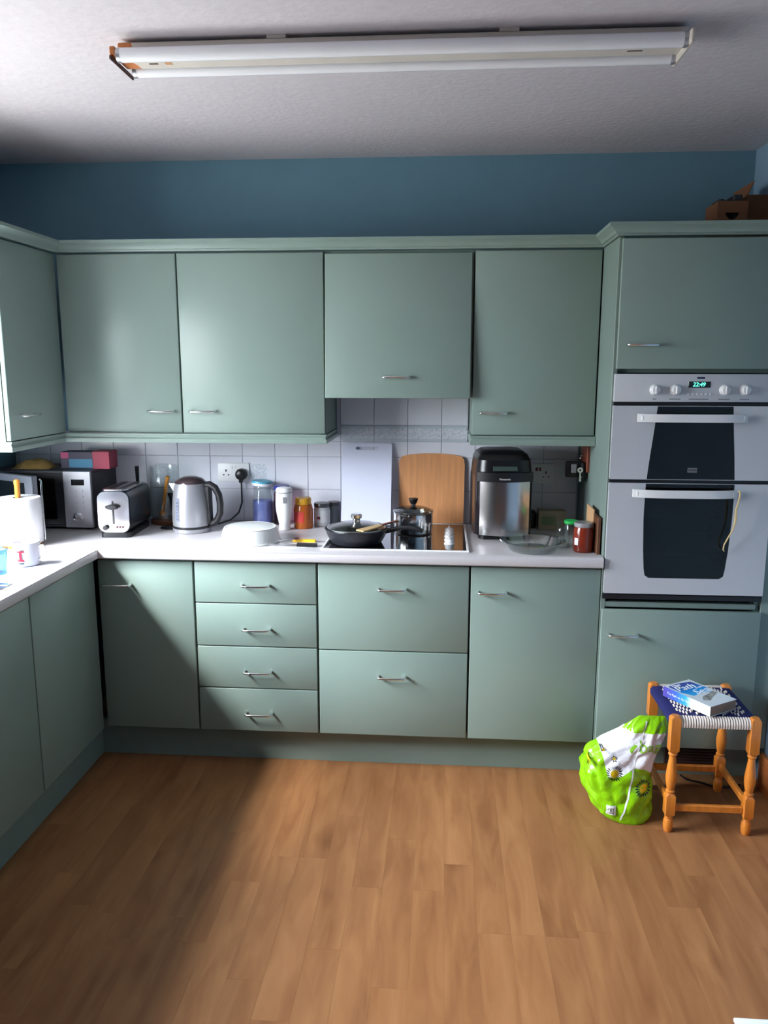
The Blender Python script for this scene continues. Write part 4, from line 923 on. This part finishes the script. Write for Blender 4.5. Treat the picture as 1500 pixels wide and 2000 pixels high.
for sx_ in (-1, 1): MB().box(sx_*LX-.008, sx_*LX+.008, -LY+.0165, LY-.0165, .098, .124, .003).build('stretcher', M['pine'], st, local=True)
# seat rails wrapped in cord + weave
for sy_ in (-1, 1): MB().tube([(-LX+.016, sy_*LY, .418), (LX-.016, sy_*LY, .418)], .009, 8).build('seat_rail', M['pine'], st, local=True)
mb = MB(); ny = 30
for k in range(ny):      # navy strands run across, over the side rails
    y = -LY+.020+(2*LY-.040)*k/(ny-1)
    mb.tube([(-LX-.012, y, .405), (-LX-.013, y, .421), (-LX-.006, y, .429), (-LX+.02, y, .431), (LX-.02, y, .431), (LX+.006, y, .429), (LX+.013, y, .421), (LX+.012, y, .405)], .0048, 5)
o = mb.build('navy_cord_weave', M['navy'], st, local=True, ang=60); o['kind'] = 'stuff'
mb = MB(); nx = 27
for i in range(nx):
    x = -LX+.020+(2*LX-.040)*i/(nx-1)
    for s in (-1, 1):     # wraps over the front and back rails
        mb.tube([(x, s*(LY+.010), .402), (x, s*(LY+.0125), .416), (x, s*(LY+.006), .430), (x, s*(LY-.010), .434)], .0046, 5)
    # floats showing on top: zigzag pattern
    for j in range(1, ny-2):
        if (abs(((i+5) % 10)-5)+j) % 4 == 0:
            yc = -LY+.020+(2*LY-.040)*(j+.5)/(ny-1); hl = .0062
            mb.tube([(x, yc-hl, .433), (x, yc-hl+.002, .4372), (x, yc+hl-.002, .4372), (x, yc+hl, .433)], .0033, 5)
o = mb.build('cream_cord_weave', M['cream'], st, local=True, ang=60); o['kind'] = 'stuff'

# ---- book
BW, BH, BT = .134, .208, .037
bk = thing('paperback_book', 'thick paperback with blue seaside cover on the stool', 'book', (2.322, -.232, .4415), math.radians(33))
def grad_mat(name, stops, axis='Y', scale=1.0, noise_amt=0.0):
    m = bpy.data.materials.new(name); m.use_nodes = True; t = m.node_tree; b = t.nodes['Principled BSDF']; b.inputs['Roughness'].default_value = .3
    tx = t.nodes.new('ShaderNodeTexCoord'); sx = t.nodes.new('ShaderNodeSeparateXYZ'); t.links.new(tx.outputs['Object'], sx.inputs[0])
    nz = t.nodes.new('ShaderNodeTexNoise'); nz.inputs['Scale'].default_value = 35; t.links.new(tx.outputs['Object'], nz.inputs['Vector'])
    mr = t.nodes.new('ShaderNodeMapRange'); mr.inputs['From Min'].default_value = -BH/2; mr.inputs['From Max'].default_value = BH/2; t.links.new(sx.outputs[axis], mr.inputs['Value'])
    ma = t.nodes.new('ShaderNodeMath'); ma.operation = 'MULTIPLY_ADD'; t.links.new(nz.outputs['Fac'], ma.inputs[0]); ma.inputs[1].default_value = noise_amt; t.links.new(mr.outputs[0], ma.inputs[2])
    rp = t.nodes.new('ShaderNodeValToRGB'); t.links.new(ma.outputs[0], rp.inputs[0]); el = rp.color_ramp.elements
    el[0].position, el[0].color = stops[0]; el[1].position, el[1].color = stops[-1]
    for p, c in stops[1:-1]: q = el.new(p); q.color = c
    t.links.new(rp.outputs[0], b.inputs['Base Color']); return m
MB().box(-BW/2+.003, BW/2-.002, -BH/2+.0015, BH/2-.0015, .0012, BT-.0012).build('pages', mat('page_edges', L(146, 120, 104), .9, var=.12, vscale=60, stretch=(.2, .2, 14)), bk, local=True, smooth=False)
cov = mat('cover_white', L(214, 222, 230), .3)
cvr = MB().box(-BW/2, BW/2, -BH/2, BH/2, BT-.0011, BT, .0002).build('front_cover', cov, bk, local=True)
MB().box(-BW/2, BW/2, -BH/2, BH/2, 0, .0011).build('back_cover', cov, bk, local=True)
MB().box(-BW/2-.0012, -BW/2, -BH/2, BH/2, 0, BT, .0002).build('spine', grad_mat('spine_print', [(0, L(236, 240, 246)), (.38, L(240, 246, 250)), (.5, L(60, 180, 230)), (.72, L(70, 110, 210)), (.95, L(90, 80, 180))]), bk, local=True)
mb = MB(); mb.prism([(-.058, .088), (-.04, .098), (.0, .094), (.052, .085), (.060, .02), (.045, -.015), (.0, -.005), (-.04, -.012), (-.060, .03)], BT, BT+.0003, 'z')
pic = mb.build('cover_sea', grad_mat('sea_print', [(.4, L(60, 180, 236)), (.62, L(0, 140, 224)), (.85, L(50, 70, 160))]), cvr, local=True, smooth=False)
mb = MB(); mb.prism([(-.045, -.055), (-.02, -.03), (.02, -.022), (.058, -.012), (.060, -.03), (.01, -.05), (-.02, -.066)], BT, BT+.0003, 'z')
mb.build('cover_beach', mat('rocky_beach_print', L(150, 150, 146), .4, var=.6, vscale=60), cvr, local=True, smooth=False)
wt = mat('title_white', L(250, 250, 252), .4)
for s_, x_, y_, sz in (('The', -.030, .083, .028), ('Path', -.012, .055, .052), ('to the', .036, .034, .014), ('Sea', .016, .006, .052)):
    me = text_mesh('title_word', s_, sz, wt, shear=.25); put('title_word', me, cvr, Matrix.Translation((x_, y_, BT+.0008)) @ Matrix.Rotation(-PI/2, 4, 'X'))
me = text_mesh('spine_title', 'The Path to the Sea', .0125, wt); put('spine_title', me, bk, Matrix.Translation((-BW/2-.0017, .035, BT/2)) @ Matrix.Rotation(-PI/2, 4, 'Z') @ Matrix.Rotation(0, 4, 'X'))

# ================================================================= SHOPPING BAG
bgx = thing('shopping_bag', 'full green and white plastic carrier bag with daisy print beside the stool', 'bag', (2.06, -.225, 0))
rows_ = [(0.0005, 2.085, -.248, .075, .080), (.008, 2.080, -.243, .092, .090), (.03, 2.066, -.232, .116, .108), (.06, 2.056, -.222, .130, .118), (.10, 2.049, -.217, .136, .122), (.14, 2.046, -.214, .139, .122), (.18, 2.046, -.212, .140, .118), (.215, 2.050, -.210, .136, .108),
         (.245, 2.066, -.210, .134, .100), (.268, 2.090, -.214, .124, .092), (.29, 2.116, -.220, .104, .080), (.315, 2.134, -.226, .088, .062), (.34, 2.146, -.230, .078, .044), (.365, 2.156, -.232, .068, .022), (.383, 2.164, -.234, .056, .006)]
mb = MB(); bm = mb.bm; seg = 96; rings = []
def lerp_rows(z):
    for a, b in zip(rows_, rows_[1:]):
        if z <= b[0]: 
            u = (z-a[0])/(b[0]-a[0]); return [a[i]+(b[i]-a[i])*u for i in range(5)]
    return list(rows_[-1])
nz_ = 56
for i in range(nz_+1):
    z = .0005+(.383-.0005)*i/nz_; _, cx_, cy_, rx, ry = lerp_rows(z); rg = []
    for k in range(seg):
        a = 2*PI*k/seg; c, s = math.cos(a), math.sin(a)
        p = 2.6; rr = (abs(c)**p+abs(s)**p)**(-1/p)
        v = Vector((c*2.2, s*2.2, z*14)); 
        dsp = -0.016*(1-abs(noise.noise(v*1.1+Vector((3, 1, 2))))*2.2)+-.006*abs(noise.noise(v*2.6))
        f = min(1, i/5)*min(1, (nz_-i)/8); dsp *= f
        x = cx_+(rx*rr*.93+dsp*.8)*c; y = cy_+(ry*rr*.93+dsp*.8)*s
        x = min(x, 2.194 if z < .15 else 2.194+min(1, (z-.15)/.05)*.030)
        rg.append(bm.verts.new((x, y, z)))
    rings.append(rg)
for a, b in zip(rings, rings[1:]):
    for k in range(seg): bm.faces.new((a[k], a[(k+1) % seg], b[(k+1) % seg], b[k]))
bm.faces.new(list(reversed(rings[0]))); bm.faces.new(rings[-1])
bmesh.ops.recalc_face_normals(bm, faces=bm.faces)
bvh = BVHTree.FromBMesh(bm)
bagm = bpy.data.materials.new('green_white_bag_plastic'); bagm.use_nodes = True; t = bagm.node_tree; b = t.nodes['Principled BSDF']
b.inputs['Roughness'].default_value = .22; b.inputs['Coat Weight'].default_value = .4
tx = t.nodes.new('ShaderNodeTexCoord'); sx = t.nodes.new('ShaderNodeSeparateXYZ'); t.links.new(tx.outputs['Object'], sx.inputs[0])
def mth(op, a, b_=None, c_=None):
    n = t.nodes.new('ShaderNodeMath'); n.operation = op
    for i, v in enumerate((a, b_, c_)):
        if v is None: continue
        if isinstance(v, (int, float)): n.inputs[i].default_value = v
        else: t.links.new(v, n.inputs[i])
    return n.outputs[0]
X_, Z_ = sx.outputs['X'], sx.outputs['Z']
wav = mth('SINE', mth('MULTIPLY', X_, 38.0))
low = mth('ADD', mth('MULTIPLY', wav, .016), .192)
m1 = mth('GREATER_THAN', Z_, low); m2 = mth('LESS_THAN', Z_, .330)
m3 = mth('GREATER_THAN', X_, mth('MULTIPLY_ADD', Z_, -.25, -.018))
msk = mth('MULTIPLY', mth('MULTIPLY', m1, m2), m3)
mx = t.nodes.new('ShaderNodeMix'); mx.data_type = 'RGBA'; mx.inputs['A'].default_value = L(140, 208, 12); mx.inputs['B'].default_value = L(236, 236, 244); t.links.new(msk, mx.inputs['Factor']); t.links.new(mx.outputs['Result'], b.inputs['Base Color'])
nb = t.nodes.new('ShaderNodeTexNoise'); nb.inputs['Scale'].default_value = 22; nb.inputs['Distortion'].default_value = 1.5; t.links.new(tx.outputs['Object'], nb.inputs['Vector'])
bp_ = t.nodes.new('ShaderNodeBump'); bp_.inputs['Strength'].default_value = .35; bp_.inputs['Distance'].default_value = .012; t.links.new(nb.outputs['Fac'], bp_.inputs['Height']); t.links.new(bp_.outputs[0], b.inputs['Normal'])
bag = mb.build('bag_body', bagm, bgx, ang=50)
def decal(name, polys, material, off=.0012):
    """flat print laid onto the bag front (polygons in x,z)"""
    d = bmesh.new()
    for pl in polys:
        vs = []
        for x, z in pl:
            h = bvh.ray_cast(Vector((x, -1, z)), Vector((0, 1, 0)))
            y = (h[0].y if h[0] else -.3)-off; vs.append(d.verts.new((x, y, z)))
        try: d.faces.new(vs)
        except ValueError: pass
    q = MB(); q.bm.free(); q.bm = d; return q.build(name, material, bag_root, smooth=False)
bag_root = bag
black_p, yel, grn, wht = mat('black_print', L(20, 36, 24), .4), mat('yellow_print', L(236, 206, 20), .4), mat('green_letter', L(140, 200, 50), .4), mat('white_print', L(238, 240, 240), .4)
def daisy(cx_, cz_, r, n, name='daisy_print'):
    pet = []
    for k in range(n):
        a = 2*PI*k/n; w = .22*PI*2/n*1.6
        pet.append([(cx_+r*.52*math.cos(a), cz_+r*.52*math.sin(a)), (cx_+r*.8*math.cos(a-w), cz_+r*.8*math.sin(a-w)), (cx_+r*1.05*math.cos(a), cz_+r*1.05*math.sin(a)), (cx_+r*.8*math.cos(a+w), cz_+r*.8*math.sin(a+w))])
    decal(name+'_petals', pet, black_p)
    tri = [[(cx_, cz_), (cx_+r*.5*math.cos(2*PI*k/16), cz_+r*.5*math.sin(2*PI*k/16)), (cx_+r*.5*math.cos(2*PI*(k+1)/16), cz_+r*.5*math.sin(2*PI*(k+1)/16))] for k in range(16)]
    decal(name+'_centre', tri, yel, .0016)
daisy(2.020, .192, .030, 20); daisy(2.128, .136, .033, 20); daisy(1.978, .278, .011, 7); daisy(2.020, .240, .011, 7); daisy(1.930, .228, .010, 7)
strip = []
pts = [(2.138, .370), (2.122, .320), (2.094, .24), (2.080, .17), (2.070, .10), (2.056, .05), (2.045, .012)]
fine = []
for (xa, za), (xb, zb) in zip(pts, pts[1:]):
    for k in range(6): fine.append((xa+(xb-xa)*k/6, za+(zb-za)*k/6))
for (xa, za), (xb, zb) in zip(fine, fine[1:]): strip.append([(xa-.003, za), (xa+.003, za), (xb+.003, zb), (xb-.003, zb)])
decal('side_seam', strip, wht, .0014)
decal('barcode_patch', [[(1.996+.011*i, .036+.012*j), (2.007+.011*i, .036+.012*j), (2.007+.011*i, .048+.012*j), (1.996+.011*i, .048+.012*j)] for i in range(3) for j in range(3)], wht, .0022)
decal('barcode_bars', [[(2.002+.0035*k, .042), (2.0035+.0035*k, .042), (2.0035+.0035*k, .064), (2.002+.0035*k, .064)] for k in range(6)], mat('bar_print', L(70, 74, 84), .5), .0034)
decal('heart_print', [[(2.090, .262), (2.102, .290), (2.094, .292), (2.080, .282), (2.074, .272), (2.078, .264)]], grn)
tm = text_mesh('bag_text', 'bag', .066, grn, extrude=0)
tbm = bmesh.new(); tbm.from_mesh(tm); bmesh.ops.subdivide_edges(tbm, edges=tbm.edges, cuts=1)
for v in tbm.verts:
    x, z = 2.148+v.co.x*.92, .284+v.co.z*.9
    h = bvh.ray_cast(Vector((x, -1, z)), Vector((0, 1, 0))); v.co = Vector((x, (h[0].y if h[0] else -.25)-.0025, z))
q = MB(); q.bm.free(); q.bm = tbm; q.build('bag_text', grn, bag, smooth=False)
# cable on the floor by the grille, white box corner
tag(MB().tube([(2.36, .03, .016), (2.38, .012, .006), (2.43, -.005, .0045), (2.47, -.03, .0045), (2.52, -.035, .0045), (2.58, -.01, .0045)], .004, 7).build('cable', M['black']), 'short black cable on the floor under the stool', 'cable')
wp = thing('storage_box', 'white plastic box lid corner on the floor at the bottom right', 'box', (2.33, -1.42, 0))
mb = MB(); mb.box(2.135, 2.50, -1.62, -1.235, .0005, .03, .004, 2); mb.build('box_body', M['white'], wp)
MB().box(2.128, 2.507, -1.627, -1.228, .030, .040, .003, 2).build('lid', mat('pale_blue_white_plastic', L(226, 232, 244), .35), wp)
